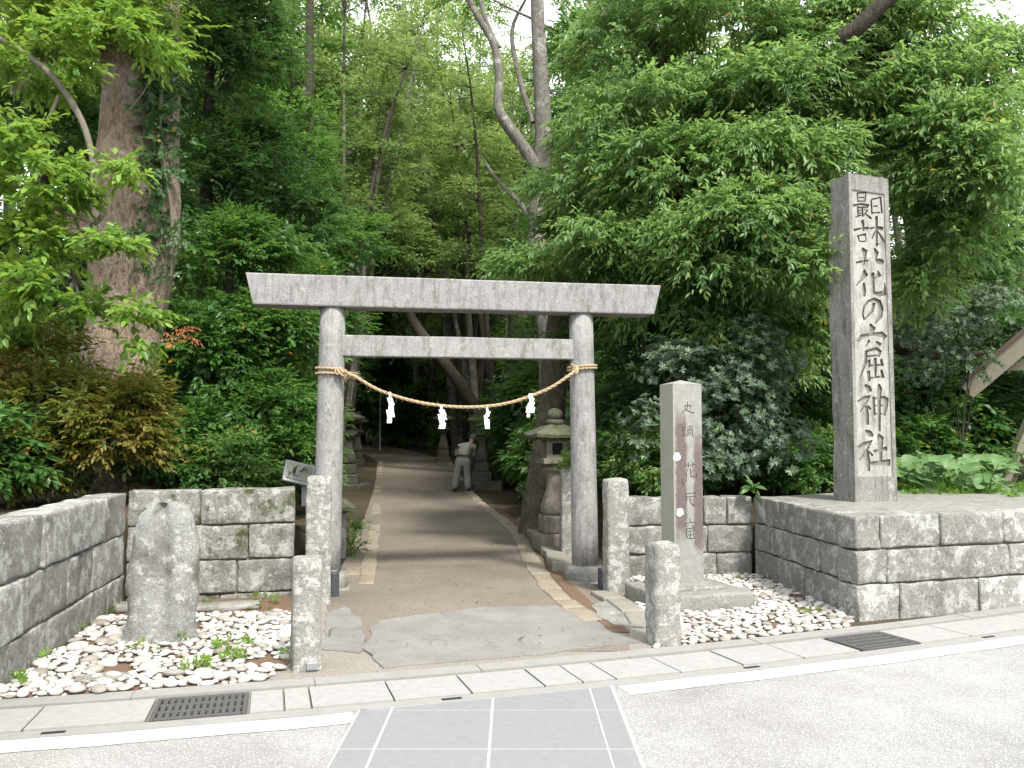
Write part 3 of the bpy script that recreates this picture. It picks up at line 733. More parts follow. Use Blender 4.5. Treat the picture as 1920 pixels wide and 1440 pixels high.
# ------------------------------------------------------------------ carved steles
def stroke_poly(pts, fat=1.38):
    """brush stroke outline from (x, y, width) points"""
    P = [Vector((p[0], p[1])) for p in pts]; W = [p[2] / 2 * fat for p in pts]; L, R = [], []
    for i in range(len(P)):
        d = (P[min(i + 1, len(P) - 1)] - P[max(0, i - 1)]); d = d / max(d.length, 1e-6); n = Vector((-d.y, d.x))
        if i == 0: L.append(P[i] + n * W[i] * .75 - d * W[i] * .15); R.append(P[i] - n * W[i] * .9 - d * W[i] * .5)
        elif i == len(P) - 1: L.append(P[i] + n * W[i] * .8 + d * W[i] * .25); R.append(P[i] - n * W[i] * .7 + d * W[i] * .5)
        else: L.append(P[i] + n * W[i]); R.append(P[i] - n * W[i])
    return L + R[::-1]
def st(*a):
    """x, y, w triples; a missing width repeats the last one"""
    return [tuple(p) for p in a]
K6 = [  # traced in an enlargement with origin (1580,330), 4.966x
 st((150,105,16),(156,188,12)), st((146,110,12),(248,104,16),(236,188,16)), st((168,150,9),(226,149,11)), st((160,186,9),(232,185,10)),
 st((104,226,20),(190,214,14),(276,226,24)), st((152,238,16),(156,322,12)), st((150,246,9),(268,244,16)), st((160,275,8),(206,273,9)), st((160,300,8),(206,298,9)), st((204,244,14),(207,332,13)), st((128,338,12),(216,312,12)), st((224,266,9),(264,268,18),(214,334,9)), st((228,300,9),(300,352,26)),
 st((108,464,22),(190,446,13),(266,446,28)), st((200,374,30),(210,410,24),(214,472,12)), st((148,514,18),(168,574,10)), st((150,517,10),(236,506,20),(242,560,14)), st((166,573,9),(238,570,12)),
 st((304,182,20),(312,312,16)), st((308,172,14),(412,154,22),(424,302,20)), st((326,236,11),(376,236,14)), st((320,300,11),(404,300,13)),
 st((284,452,18),(340,441,13),(392,446,26),(428,452,34)), st((360,338,30),(362,420,22),(362,622,16)), st((348,460,14),(310,545,20)), st((374,478,9),(416,540,20),(462,580,26)), st((344,602,11),(386,600,12)),
 st((196,640,20),(226,668,46),(222,740,14),(214,800,9)), st((128,776,18),(190,764,14),(262,756,12)), st((332,640,14),(356,682,40),(346,760,14)), st((352,766,30),(390,766,46),(428,772,34)),
 st((214,846,16),(226,884,52),(186,932,24),(124,996,10)), st((206,972,20),(210,1040,34),(210,1092,26)), st((368,858,14),(386,890,38),(330,934,12)), st((306,880,34),(314,980,24),(318,1070,26)), st((316,1068,26),(380,1076,34),(440,1064,44),(452,1010,22),(440,966,8)),
 st((316,1164,30),(296,1236,24),(214,1316,14)), st((206,1318,20),(190,1262,14),(206,1196,16),(254,1144,18),(320,1124,26),(376,1150,38),(398,1216,42),(384,1290,34),(330,1350,22)),
]
K7 = [  # origin (1580,600), 4.8x
 st((262,24,22),(290,62,50),(280,100,26)), st((132,176,30),(168,132,26),(290,110,20),(390,112,40),(424,136,50)), st((250,170,24),(212,222,10)), st((322,180,16),(368,204,34)),
 st((206,272,18),(330,242,24),(364,270,34),(350,312,20)), st((214,316,13),(346,302,15)), st((212,270,24),(206,370,26),(146,512,14)),
 st((308,334,30),(312,420,22),(312,496,18)), st((244,350,28),(246,408,22)), st((374,342,24),(386,392,32)), st((232,398,12),(384,388,18)), st((236,452,30),(242,532,28)), st((374,440,26),(392,500,34)), st((236,514,14),(398,492,18)),
 st((196,578,18),(236,606,44),(262,628,22)), st((118,728,16),(190,690,24),(236,684,46),(214,726,18),(138,826,8)), st((206,770,26),(212,850,34),(216,926,34)), st((222,764,14),(250,792,26)),
 st((284,686,26),(292,840,22)), st((282,700,14),(400,682,20),(430,694,36),(416,770,32),(400,842,24)), st((296,762,10),(402,756,12)), st((290,834,11),(412,832,14)), st((342,570,24),(352,600,42),(346,700,28),(344,984,26)),
 st((198,992,20),(236,1014,46),(272,1032,24)), st((120,1142,26),(190,1106,26),(244,1086,50),(216,1150,18),(128,1254,8)), st((208,1172,24),(216,1260,36),(220,1344,34)), st((228,1178,12),(266,1210,24)),
 st((330,1024,24),(352,1048,56),(352,1150,32),(352,1256,26)), st((280,1176,24),(350,1156,22),(414,1142,36)), st((250,1286,28),(350,1274,34),(440,1266,60)),
]
def carve(outline, panel, strokes, d_panel, d_cut):
    """front face (x, z) cut into levels: frame 0, panel, strokes; returns verts, faces, material ids (y grows into the stone)"""
    vin, fin = [], []
    def add(poly):
        if geometry.area_tri(Vector((0, 0)), Vector((0, 1)), Vector((1, 0))) and sum(poly[i][0] * poly[(i + 1) % len(poly)][1] - poly[(i + 1) % len(poly)][0] * poly[i][1] for i in range(len(poly))) < 0: poly = poly[::-1]
        b = len(vin); vin.extend(Vector((p[0], p[1])) for p in poly); fin.append(list(range(b, b + len(poly))))
    add(outline)
    if panel: add(panel)
    for s in strokes: add(s)
    vo, eo, fo, ov, oe, of = geometry.delaunay_2d_cdt(vin, [], fin, 1, 1e-5)
    np_ = 2 if panel else 1
    lev = []
    for o in of:
        if any(i >= np_ for i in o): lev.append(2)
        elif panel and 1 in o: lev.append(1)
        elif 0 in o: lev.append(0)
        else: lev.append(-1)
    D = [0, d_panel, d_cut]; V, F, MI, key = [], [], [], {}
    def vid(i, l):
        if (i, l) not in key: key[(i, l)] = len(V); V.append(Vector((vo[i].x, D[l], vo[i].y)))
        return key[(i, l)]
    em = {}
    for fi, q in enumerate(fo):
        if lev[fi] < 0: continue
        F.append(tuple(vid(i, lev[fi]) for i in q)); MI.append(lev[fi])
        for a, b in zip(q, list(q[1:]) + [q[0]]): em[(a, b)] = lev[fi]
    for (a, b), l in em.items():
        m = em.get((b, a))
        if m is not None and m > l:
            F.append((vid(a, l), vid(a, m), vid(b, m), vid(b, l))); MI.append(m)
    return V, F, MI
def face_map(ox, oy, sc):
    def g(p):
        x, y = ox + p[0] / sc, oy + p[1] / sc
        t = (y - 320) / 617.0; xc = lerp(1634, 1640.5, t)
        yy = y - lerp(10 / 92, -6 / 92, t) * (x - xc)
        k = .00535
        return ((x - xc) * k, (938 - yy) * k)
    return g
SW, SH = .50, 3.32
SRZ = .28
stc = thing('inscribed_stele', 'tall square stone stele with large carved characters on the block platform', 'stele', (3.645, 8.585, .832), SRZ)
strokes = []
for KK, mp_ in ((K6, face_map(1580, 330, 4.966)), (K7, face_map(1580, 600, 4.8))):
    for s_ in KK: strokes.append([mp_(p) for p in stroke_poly(s_)])
def taperx(x, z): return x * lerp(1.0, .96, z / SH)
outl = [(-SW / 2, .0), (SW / 2, 0), (SW / 2 * .96, SH - .02), (-SW / 2 * .96, SH)]
panel = [(-.215, .25), (.205, .25), (.190, SH - .185), (-.205, SH - .165)]
strokes = [[(max(-.2, min(.19, x)), z) for x, z in s_] for s_ in strokes]
V, F, MI = carve(outl, panel, strokes, .014, .034)
o = link('carved_face', mesh('carved_face', V, F, [M['stele'], M['stele_panel'], M['stele_cut']], False, MI), stc)
# body behind the carved face, its flank left rough
def stele_body(w0, w1, dp, h, y0=.0):
    V, F = [], []; nz, nd_ = 26, 8
    ring = [(-1, 0)] + [(-1, (k + 1) / nd_) for k in range(nd_)] + [(1, 1 - k / nd_) for k in range(nd_ + 1)]
    for i in range(nz + 1):
        t = i / nz
        for (sx, ty) in ring:
            x = sx * lerp(w0, w1, t) / 2; y = y0 + ty * dp; zz = t * h - (.02 * (sx > 0)) * t
            p = Vector((x, y, zz))
            if 0 < ty: p += noise.noise_vector(Vector((x, y * 3, zz * 2.2))) * .028 * min(1, ty * 4) + noise.noise_vector(p * 9) * .010 * min(1, ty * 4)
            V.append(p)
    m = len(ring)
    for i in range(nz):
        for k in range(m - 1): F.append((i * m + k + 1, i * m + k, (i + 1) * m + k, (i + 1) * m + k + 1))
    F.append(tuple(nz * m + k for k in range(m))[::-1]); F.append(tuple(range(m)))
    return V, F
link('shaft', mesh('shaft', *stele_body(SW, SW * .96, .33, SH), M['stele']), stc)
# small stele
PRZ = .33
pl2 = Vector((1.565, 7.70, 0))
v, f = rbox(.86, .80, .27, .016, 8, .006, 4, 40)
plin = tag(link('stele_plinth', mesh('stele_plinth', v, f, M['plinth'], True), None, (pl2.x, pl2.y, -.12), PRZ), 'broad low stone plinth under the stained stele', 'plinth')
v, f = rbox(.56, .52, .03, .008, 6, .003, 4, 41)
link('upper_step', mesh('upper_step', v, f, M['plinth'], True), plin, (-.01, .03, .266))
s2 = thing('stained_stele', 'slender stone stele with maroon stain and carved characters on a low plinth', 'stele', (1.553, 7.86, .172), PRZ)
w2, h2, d2 = .295, 1.79, .24
K2 = [ # origin (1220,730), 4.36x
 st((216,150,9),(272,148,9)), st((216,150,8),(222,178,7)), st((270,150,8),(262,178,7)), st((240,122,9),(242,170,8),(190,210,9)), st((222,178,7),(250,196,8),(298,212,11)),
 st((196,330,7),(222,328,7),(220,352,7),(198,352,7),(196,330,7)), st((208,352,7),(208,396,7)), st((192,400,7),(228,390,7)), st((236,326,8),(290,322,8)), st((262,310,7),(262,336,7)), st((242,342,7),(286,340,7)), st((242,354,6),(286,352,6)), st((242,340,7),(244,384,7)), st((286,338,8),(286,382,8)), st((244,368,6),(286,366,6)), st((244,384,6),(286,382,6)), st((246,390,7),(232,404,6)), st((280,388,7),(294,402,9)),
 st((226,640,10),(306,632,9)), st((246,616,9),(250,656,8)), st((286,614,9),(282,654,8)), st((240,668,10),(204,730,8)), st((226,700,9),(228,770,10)), st((300,670,9),(262,706,8)), st((264,662,9),(268,730,10),(318,734,10),(322,706,8)), st((206,746,10),(188,770,10),(206,792,10)),
 st((220,868,9),(308,862,10)), st((224,870,10),(226,930,10),(214,968,8)), st((230,894,8),(304,890,8)), st((304,864,10),(304,905,9)), st((258,905,9),(270,950,9),(300,968,9)),
 st((258,1074,11),(262,1102,9)), st((214,1108,9),(306,1100,9)), st((216,1108,9),(214,1130,8)), st((306,1100,9),(300,1124,9)), st((246,1122,8),(228,1142,7)), st((276,1118,8),(292,1136,9)), st((230,1152,8),(302,1146,9),(298,1172,8)), st((232,1172,7),(298,1168,7)), st((230,1152,9),(226,1210,9),(210,1236,7)), st((262,1176,8),(262,1230,8)), st((244,1186,8),(244,1204,7),(290,1202,7),(290,1184,8)), st((236,1212,8),(238,1232,8),(298,1230,8),(298,1210,9)),
]
def map2(p):
    x, y = 1220 + p[0] / 4.36, 730 + p[1] / 4.36
    k = 7.72 / FPX; xc = lerp(1274.5, 1278, (y - 720) / 375)
    return ((x - xc) * k * 1.04, (1094 - y) * k)
ss = [[map2(p) for p in stroke_poly(s_, 1.1)] for s_ in K2]
V, F, MI = carve([(-w2 / 2, 0), (w2 / 2, 0), (w2 / 2, h2), (-w2 / 2, h2)], None, ss, 0, .010)
V = [Vector((p.x, p.y - d2 / 2, p.z)) for p in V]
link('carved_face', mesh('carved_face', V, F, [M['stele2'], M['stele2'], M['stele_cut']], False, MI), s2)
bv = [(-w2 / 2, -d2 / 2), (-w2 / 2, d2 / 2), (w2 / 2, d2 / 2), (w2 / 2, -d2 / 2)]
V = [Vector((x, y, 0)) for x, y in bv] + [Vector((x, y, h2)) for x, y in bv] + [Vector((0, 0, h2 + .04))]
F = [(1, 0, 4, 5), (2, 1, 5, 6), (3, 2, 6, 7), (5, 4, 8), (6, 5, 8), (7, 6, 8), (4, 7, 8)]
link('shaft', mesh('shaft', V, F, M['stele2']), s2)
for (px, py, r) in ((1253, 860, .036), (1259, 963, .034)):
    lx, lz = ((px - 1220) * 4.36, (py - 730) * 4.36); lx, lz = map2((lx, lz))
    lx = max(lx, -w2 / 2 + r * .85)
    P = [(lx + r * (1 + .12 * math.sin(3 * a + px)) * math.cos(a), -d2 / 2 - .004, lz + r * 1.05 * (1 + .1 * math.sin(2 * a)) * math.sin(a)) for a in [2 * math.pi * k / 22 for k in range(22)]]
    V = P + [(p[0], -d2 / 2 + .001, p[2]) for p in P]
    F = [tuple(range(22))] + [(k, 22 + k, 22 + (k + 1) % 22, (k + 1) % 22) for k in range(22)]
    tag(link('lichen_patch', mesh('lichen_patch', V, F, M['lichen_dot']), s2), 'round white lichen spot')

# ------------------------------------------------------------------ pebble beds
def inside(p, poly):
    c = False; n = len(poly)
    for i in range(n):
        a, b = poly[i], poly[(i + 1) % n]
        if (a[1] > p[1]) != (b[1] > p[1]) and p[0] < (b[0] - a[0]) * (p[1] - a[1]) / (b[1] - a[1]) + a[0]: c = not c
    return c
def pebble_mesh(seed):
    bm = bmesh.new(); bmesh.ops.create_icosphere(bm, subdivisions=2, radius=1)
    r = random.Random(seed); ax = r.uniform(.62, .88); az = r.uniform(.30, .46)
    for v in bm.verts:
        n = 1 + .16 * noise.noise(v.co * 1.1 + Vector((seed * 3.3, 0, 0)))
        v.co = Vector((v.co.x * n, v.co.y * ax * n, v.co.z * az * n))
    me = bpy.data.meshes.new('pebble'); bm.to_mesh(me); bm.free()
    me.materials.append(M['pebble']); me.polygons.foreach_set('use_smooth', [True] * len(me.polygons)); return me
PEB = [pebble_mesh(i) for i in range(10)]
def pebble_bed(name, label, poly, avoid, seed, sizes, nmax=900):
    base = link(name, mesh(name, *prism(poly, -.06, .006), M['soil'])); tag(base, label, None, None, 'structure')
    r = random.Random(seed); placed = []
    x0, x1 = min(p[0] for p in poly), max(p[0] for p in poly); y0, y1 = min(p[1] for p in poly), max(p[1] for p in poly)
    for tr in range(26000):
        s = r.choice(sizes) * r.uniform(.72, 1.1)
        if tr > 9000: s *= .75
        p = (r.uniform(x0, x1), r.uniform(y0, y1))
        if not inside(p, poly) or any(a(p) for a in avoid): continue
        if noise.noise(Vector((p[0] * 2.2 + seed, p[1] * 2.2, 0))) < -.46: continue
        if any((p[0] - q[0]) ** 2 + (p[1] - q[1]) ** 2 < (.74 * (s + q[2])) ** 2 for q in placed): continue
        placed.append((p[0], p[1], s))
        if len(placed) > nmax: break
    def vis(q): return q[2] / q[1]
    placed.sort(key=vis, reverse=True)
    rest = []
    for i, (x, y, s) in enumerate(placed):
        me = PEB[r.randint(0, 9)]; rot = (r.uniform(-.2, .2), r.uniform(-.2, .2), r.uniform(0, 6.28)); z = .006 + s * .22 + r.uniform(0, .014)
        if i < 295:
            o = link('pebble', me, base, (x, y, z), 0, rot); o.scale = (s, s, s)
        else: rest.append((me, x, y, z, s, rot))
    V, F = [], []
    for me, x, y, z, s, rot in rest:
        mt = Matrix.Translation((x, y, z)) @ Matrix.Rotation(rot[2], 4, 'Z') @ Matrix.Scale(s, 4); b = len(V)
        V += [mt @ v.co for v in me.vertices]; F += [tuple(i + b for i in p.vertices) for p in me.polygons]
    if V:
        o = link('small_pebbles', mesh('small_pebbles', V, F, M['pebble'], True), base); o['kind'] = 'stuff'
    return placed
lp = [off(-2.92, .775), off(-1.30, .775), (-1.46, 5.75), (-1.84, 7.75), (-2.02, 8.06), (-3.40, 7.68), (-2.98, 5.0)]
bedL = pebble_bed('left_pebble_bed', 'white pebbles round the upright natural stone', lp, [lambda p: (abs(p[0] + 2.56) < .23 and abs(p[1] - 6.33) < .16), lambda p: p[1] > 7.15 + .15 * (p[0] + 2.7)], 5, [.03, .038, .046, .056, .072])
rp = [off(1.22, .775), off(2.92, .775), (2.78, 7.02), (2.57, 9.2), (1.25, 9.02), (1.02, 8.2), (1.05, 7.6), (1.12, 6.4)]
def in_plinth(p):
    v = Vector((p[0] - pl2.x, p[1] - pl2.y, 0)); v.rotate(Matrix.Rotation(-PRZ, 3, 'Z')); return abs(v.x) < .46 and abs(v.y) < .43
bedR = pebble_bed('right_pebble_bed', 'white pebbles between the stained stele and the platform', rp, [in_plinth, lambda p: (p[0] < 1.1 and p[1] > 6.6), lambda p: abs(p[0] - 1.085) < .13 and abs(p[1] - 6.22) < .13], 9, [.03, .038, .045, .056])

# ------------------------------------------------------------------ path edging, ditch kerbs
ed = link('path_edging', None); tag(ed, 'flat grey stones edging both sides of the earth path', None, None, 'structure')
rnd = random.Random(77)
def edge_row(ctrl, n, wdt, gap_after, name='edging_stone', z=.0, h=.05, mat=M['edging']):
    P = [Vector((*p, 0)) for p in spline(ctrl, 200)]
    cum = [0]
    for a, b in zip(P[:-1], P[1:]): cum.append(cum[-1] + (b - a).length)
    s = 0
    while s < cum[-1] - .2:
        ln = rnd.uniform(.32, .62); mid = s + ln / 2
        if not any(g0 < mid < g1 for g0, g1 in gap_after):
            k = next((i for i, c in enumerate(cum) if c >= mid), len(P) - 1); d = (P[min(k + 2, 199)] - P[max(k - 2, 0)])
            v, f = rbox(ln - .015, wdt * rnd.uniform(.85, 1.1), h + rnd.uniform(0, .008), .012, 4, .006, 5, rnd.uniform(0, 50))
            hz = H(P[k].x, P[k].y)
            link(name, mesh(name, v, f, mat, True), ed, (P[k].x, P[k].y, min(hz, prof(P[k].y) + .1) + z - .035), math.atan2(d.y, d.x) + rnd.uniform(-.04, .04))
        s += ln
edge_row([(-1.46, 8.65), (-1.86, 11.4), (-2.25, 14.1), (-3.6, 23), (-4.6, 30)], 30, .17, [(3.5, 3.9), (5.4, 7.4), (9.5, 12.5), (14, 17)])
edge_row([(-1.72, 9.2), (-1.78, 9.7)], 2, .2, [])
edge_row([(.66, 6.95), (.40, 8.2), (.22, 10.4), (.0, 13.8), (-.75, 19), (-1.55, 24.8), (-2.4, 31)], 40, .20, [])
edge_row([(.56, 9.45), (.50, 10.4), (.44, 11.6), (.33, 12.9)], 12, .24, [], 'kerb_stone', .03, .11, M['kerb'])
edge_row([(1.02, 6.75), (.98, 7.5), (.88, 7.95)], 3, .20, [], 'kerb_stone', .0, .07, M['kerb'])
edge_row([(.52, 13.2), (.18, 15.0)], 3, .3, [], 'kerb_stone', .02, .08, M['kerb'])
# dark narrow ditch beside the edging
P = [Vector(p) for p in [(*q, .0115) for q in spline([(.83, 6.55), (.60, 8.1), (.40, 10.4), (.20, 13.5), (-.25, 17)], 60)]]
V = []
for i, p in enumerate(P): V += [p + Vector((-.075, 0, 0)), p + Vector((.06, 0, 0))]
link('ditch_bed', mesh('ditch_bed', V, [(2 * i, 2 * i + 1, 2 * i + 3, 2 * i + 2) for i in range(len(P) - 1)], M['soil']), ed)
# mortar apron that slopes to the plinth beside the short post
ap = ragged('mortar_apron', [gp(*p) for p in ((1112, 1140), (1160, 1120), (1212, 1150), (1212, 1180), (1150, 1175), (1118, 1160))], .02, M['plinth'], 5.5, 'cracked mortar apron at the corner of the plinth', .08, .03)

# ------------------------------------------------------------------ lanterns
def sqring(hw, z, n=6, upturn=0.0, chamf=0.0):
    """square ring of points; corners can be lifted"""
    R = []
    for s in range(4):
        a = [(-1, -1), (1, -1), (1, 1), (-1, 1)][s]; b = [(1, -1), (1, 1), (-1, 1), (-1, -1)][s]
        for k in range(n):
            t = k / n; x, y = lerp(a[0], b[0], t), lerp(a[1], b[1], t)
            c = abs(2 * t - 1) ** 3
            m = 1 - chamf * c
            R.append(Vector((x * hw * m, y * hw * m, z + upturn * c)))
    return R
def loft(rings, cap0=True, cap1=True):
    V = [p for r in rings for p in r]; m = len(rings[0]); F = []
    for i in range(len(rings) - 1):
        for k in range(m): F.append((i * m + k, i * m + (k + 1) % m, (i + 1) * m + (k + 1) % m, (i + 1) * m + k))
    if cap0: F.append(tuple(range(m))[::-1])
    if cap1: F.append(tuple((len(rings) - 1) * m + k for k in range(m)))
    return V, F
def lantern(label, loc, rz, hscale, mat, roofmat, group='stone lanterns along the path', base2=True):
    g = thing('stone_lantern', label, 'stone lantern', loc, rz, group); k = hscale
    def P(name, vf, m=mat, par=None, sm=False):
        v, f = vf; return link(name, mesh(name, [p * k for p in v], f, m, sm), par or g)
    if base2: P('lower_base', (lambda q: ([p + Vector((0, 0, -.05)) for p in q[0]], q[1]))(rbox(.50, .50, .24, .02, 6, .01, 4, label.__len__())), mat, None, True)
    P('base_block', (lambda q: ([p + Vector((0, 0, .185)) for p in q[0]], q[1]))(rbox(.37, .37, .24, .02, 6, .008, 4, 2)), mat, None, True)
    col = [(.155, .42), (.175, .46), (.178, .52), (.150, .62), (.112, .75), (.098, .86), (.102, .94), (.12, .985), (.15, .995), (.15, 1.03), (.125, 1.035), (.125, 1.05)]
    P('column', loft([sqring(r, z_, 6, 0, .22) for r, z_ in col]), mat, None, True)
    P('platform', loft([sqring(.125, 1.045, 5), sqring(.205, 1.085, 5), sqring(.21, 1.145, 5), sqring(.20, 1.15, 5)]))
    # fire box: four corner piers, sill and head around a near-black block painted as inner shade
    fb = []
    for sx in (-1, 1):
        for sy in (-1, 1):
            v, f = rbox(.075, .075, .25, .006, 3); fb.append(([p + Vector((sx * .112, sy * .112, 1.15)) for p in v], f))
    for z_, hgt in ((1.15, .05), (1.345, .055)):
        for (ox, oy, a, b) in ((0, -.112, .15, .07), (0, .112, .15, .07), (-.112, 0, .07, .15), (.112, 0, .07, .15)):
            v, f = rbox(a, b, hgt, .004, 2); fb.append(([p + Vector((ox, oy, z_)) for p in v], f))
    box = P('fire_box', merge(fb))
    P('shade_block', (lambda q: ([p + Vector((0, 0, 1.16)) for p in q[0]], q[1]))(rbox(.16, .16, .22, .004, 2)), M['pit'], box)
    rf = [sqring(.24, 1.385, 6), sqring(.335, 1.415, 6, .012), sqring(.345, 1.45, 6, .03), sqring(.27, 1.50, 6, .012), sqring(.18, 1.55, 6), sqring(.10, 1.585, 6), sqring(.085, 1.59, 6)]
    P('roof', loft(rf), roofmat, None, False)
    P('finial', merge([tube([(0, 0, 1.58), (0, 0, 1.60), (0, 0, 1.64), (0, 0, 1.655)], [.10, .125, .125, .09], 14), tube([(0, 0, 1.65), (0, 0, 1.68), (0, 0, 1.73), (0, 0, 1.77), (0, 0, 1.80)], [.06, .095, .105, .085, .03], 14)]), roofmat, None, True)
    return g
lantern('large stone lantern with green roof beside the gate leg', (.555, 11.05, .06), .24, .99, M['lantern'], M['lantern_roof'])
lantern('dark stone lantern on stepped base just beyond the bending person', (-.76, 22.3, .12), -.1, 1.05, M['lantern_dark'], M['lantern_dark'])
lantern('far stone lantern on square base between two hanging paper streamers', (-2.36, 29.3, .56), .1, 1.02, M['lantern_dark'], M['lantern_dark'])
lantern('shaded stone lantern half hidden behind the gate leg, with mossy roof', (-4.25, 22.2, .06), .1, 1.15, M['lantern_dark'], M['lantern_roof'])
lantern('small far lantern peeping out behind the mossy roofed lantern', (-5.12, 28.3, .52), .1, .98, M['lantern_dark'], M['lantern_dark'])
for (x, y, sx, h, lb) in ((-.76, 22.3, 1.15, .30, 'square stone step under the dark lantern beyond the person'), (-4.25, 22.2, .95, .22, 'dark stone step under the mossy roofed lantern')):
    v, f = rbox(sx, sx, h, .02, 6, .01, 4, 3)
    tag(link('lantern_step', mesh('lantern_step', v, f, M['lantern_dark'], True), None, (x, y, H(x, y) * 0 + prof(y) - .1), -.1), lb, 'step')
    for o in bpy.data.objects:
        if o.get('category') == 'stone lantern' and abs(o.location.x - x) < .01: o.location.z = prof(y) - .1 + h + .03
# low stone behind the gate leg: pointed cap on a short shaft
lo = thing('low_stone_marker', 'low stone marker with projecting pointed cap behind the gate leg and post', 'stone marker', (-2.23, 10.6, 0), .3)
v, f = rbox(.26, .24, .60, .02, 6, .01, 5, 12); link('shaft', mesh('shaft', v, f, M['plinth'], True), lo, (.05, 0, -.05))
link('cap_stone', mesh('cap_stone', *loft([sqring(.13, .55, 5), sqring(.27, .58, 5, -.02), sqring(.275, .63, 5, -.02), sqring(.13, .73, 5), sqring(.05, .76, 5)]), M['lantern_roof'], False), lo)

# ------------------------------------------------------------------ lamps at the gate, sign, hut, pole, banner
for (x, y, h, lb) in ((-1.66, 8.02, .235, 'small black cylinder lamp at the foot of the gate leg beside the tall post'), (.89, 8.42, .2, 'small black cylinder lamp squeezed between gate leg and stone post')):
    g = thing('ground_lamp', lb, 'lamp', (x, y, .0), 0, 'ground lamps at the gate')
    link('housing', mesh('housing', *tube([(0, 0, -.02), (0, 0, h - .02), (0, 0, h)], [.054, .054, .048], 18), M['lamp'], False), g)
    link('lens', mesh('lens', *tube([(0, 0, h - .004), (0, 0, h + .004)], [.04, .04], 16), M['steel'], False), g)
sg = thing('information_board', 'slanted pale information board on a leg behind the mossy wall', 'sign', (-2.44, 9.55, .70), .25)
link('leg', mesh('leg', *rbox(.05, .05, .38, .004, 2), M['steel']), sg, (.12, .05, 0))
pv, pf = rbox(.34, .30, .03, .012, 4); link('panel', mesh('panel', pv, pf, M['steel'], True), sg, (.06, .0, .36), 0, (.85, .25, .1))
pv, pf = rbox(.28, .23, .012, .004, 3); link('printed_sheet', mesh('printed_sheet', pv, pf, M['board'], True), sg, (.068, -.022, .380), 0, (.85, .25, .1))
hut = thing('open_hut', 'brown roofed open wooden hut with leaning struts beyond the platform', 'hut', (7.42, 11.2, .88), -.64)
er, rg = Vector((-1.20, 0, 1.42)), Vector((0, 0, 2.50))
def slab_between(a, b, y0, y1, th, name, mat, drop=0.0):
    d = (b - a).normalized(); n = Vector((-d.z, 0, d.x)); 
    if n.z < 0: n = -n
    a2, b2 = a - Vector((0, 0, drop)), b - Vector((0, 0, drop))
    V = []
    for y in (y0, y1):
        for p in (a2, b2, b2 + n * th, a2 + n * th): V.append(Vector((p.x, y, p.z)))
    F = [(0, 1, 2, 3), (7, 6, 5, 4), (0, 4, 5, 1), (1, 5, 6, 2), (2, 6, 7, 3), (3, 7, 4, 0)]
    return link(name, mesh(name, V, F, mat), hut)
el = Vector((1.2, 0, 1.42))
slab_between(er + Vector((-.05, 0, -.045)), rg, -.12, 1.0, .05, 'roof_slope', M['roofing']); slab_between(rg, el, -.12, 1.0, .05, 'roof_slope', M['roofing'])
slab_between(er, rg, -.08, -.03, .22, 'barge_board', M['wood'], .29); slab_between(rg, el, -.081, -.031, .22, 'barge_board', M['wood'], .29)
v, f = rbox(2.2, .09, .12, .006, 3); link('tie_beam', mesh('tie_beam', v, f, M['wood']), hut, (.25, .12, 1.50))
v, f = rbox(.2, 1.14, .09, .02, 3); link('ridge_cap', mesh('ridge_cap', v, f, M['steel']), hut, (0, .44, 2.52))
for (x0, x1, y) in ((-.92, -.30, .1), (.92, .30, .1), (-.92, -.30, .85), (.92, .30, .85)):
    V, F = tube([(x0, y, -.1), (x1, y, 1.42)], [.078, .078], 4); link('leaning_strut', mesh('leaning_strut', V, F, M['wood']), hut)
v, f = tube([(0, 0, 0), (0, 0, 1.9)], [.028, .025], 8)
p = at(712, 838, 27); tag(link('dark_pole', mesh('dark_pole', v, f, M['lamp']), None, (p.x, p.y, p.z - .1)), 'thin dark pole standing at the bend of the path', 'pole')
for px, lb in ((791, 'dim red banner deep in the wood, nearer the thin dark pole'), (803, 'dim red banner deep in the wood, nearer the far lantern')):
    p = at(px, 838, 40); g = thing('red_banner', lb, 'banner', (p.x, p.y, p.z - .2), 0, 'red banners deep in the wood')
    v, f = tube([(-.1, 0, 0), (-.1, 0, 1.6)], [.015, .015], 6); link('pole', mesh('pole', v, f, M['lamp']), g)
    v, f = rbox(.22, .012, 1.1, .003, 3); link('cloth', mesh('cloth', v, f, M['red']), g, (.02, 0, .45))

# ------------------------------------------------------------------ person
def skin(name, joints, edges, rad, mat, parent, sub=2, root=0):
    me = bpy.data.meshes.new(name); me.from_pydata(joints, edges, []); me.materials.append(mat)
    o = link(name, me, parent)
    o.modifiers.new('skin', 'SKIN'); me.skin_vertices  # layer is made with the modifier data
    if not me.skin_vertices: bm = bmesh.new(); bm.from_mesh(me); bm.verts.layers.skin.verify(); bm.to_mesh(me); bm.free()
    for i, sv in enumerate(me.skin_vertices[0].data):
        r = rad[i]; sv.radius = r if isinstance(r, tuple) else (r, r); sv.use_root = (i == root)
    m = o.modifiers.new('smooth', 'SUBSURF'); m.levels = sub; m.render_levels = sub
    me.polygons.foreach_set('use_smooth', [True] * len(me.polygons)); o.modifiers['skin'].use_smooth_shade = True
    return o
pp = at(868, 916, 21.2)
per = thing('person', 'person in grey beige shirt, grey trousers and dark cap stooping beside the path', 'person', (pp.x, pp.y, prof(21.2) + .005), 0)
pel, wai, che, nek = (0, 0, .84), (.015, .03, .97), (.06, .13, 1.10), (.125, .25, 1.215)
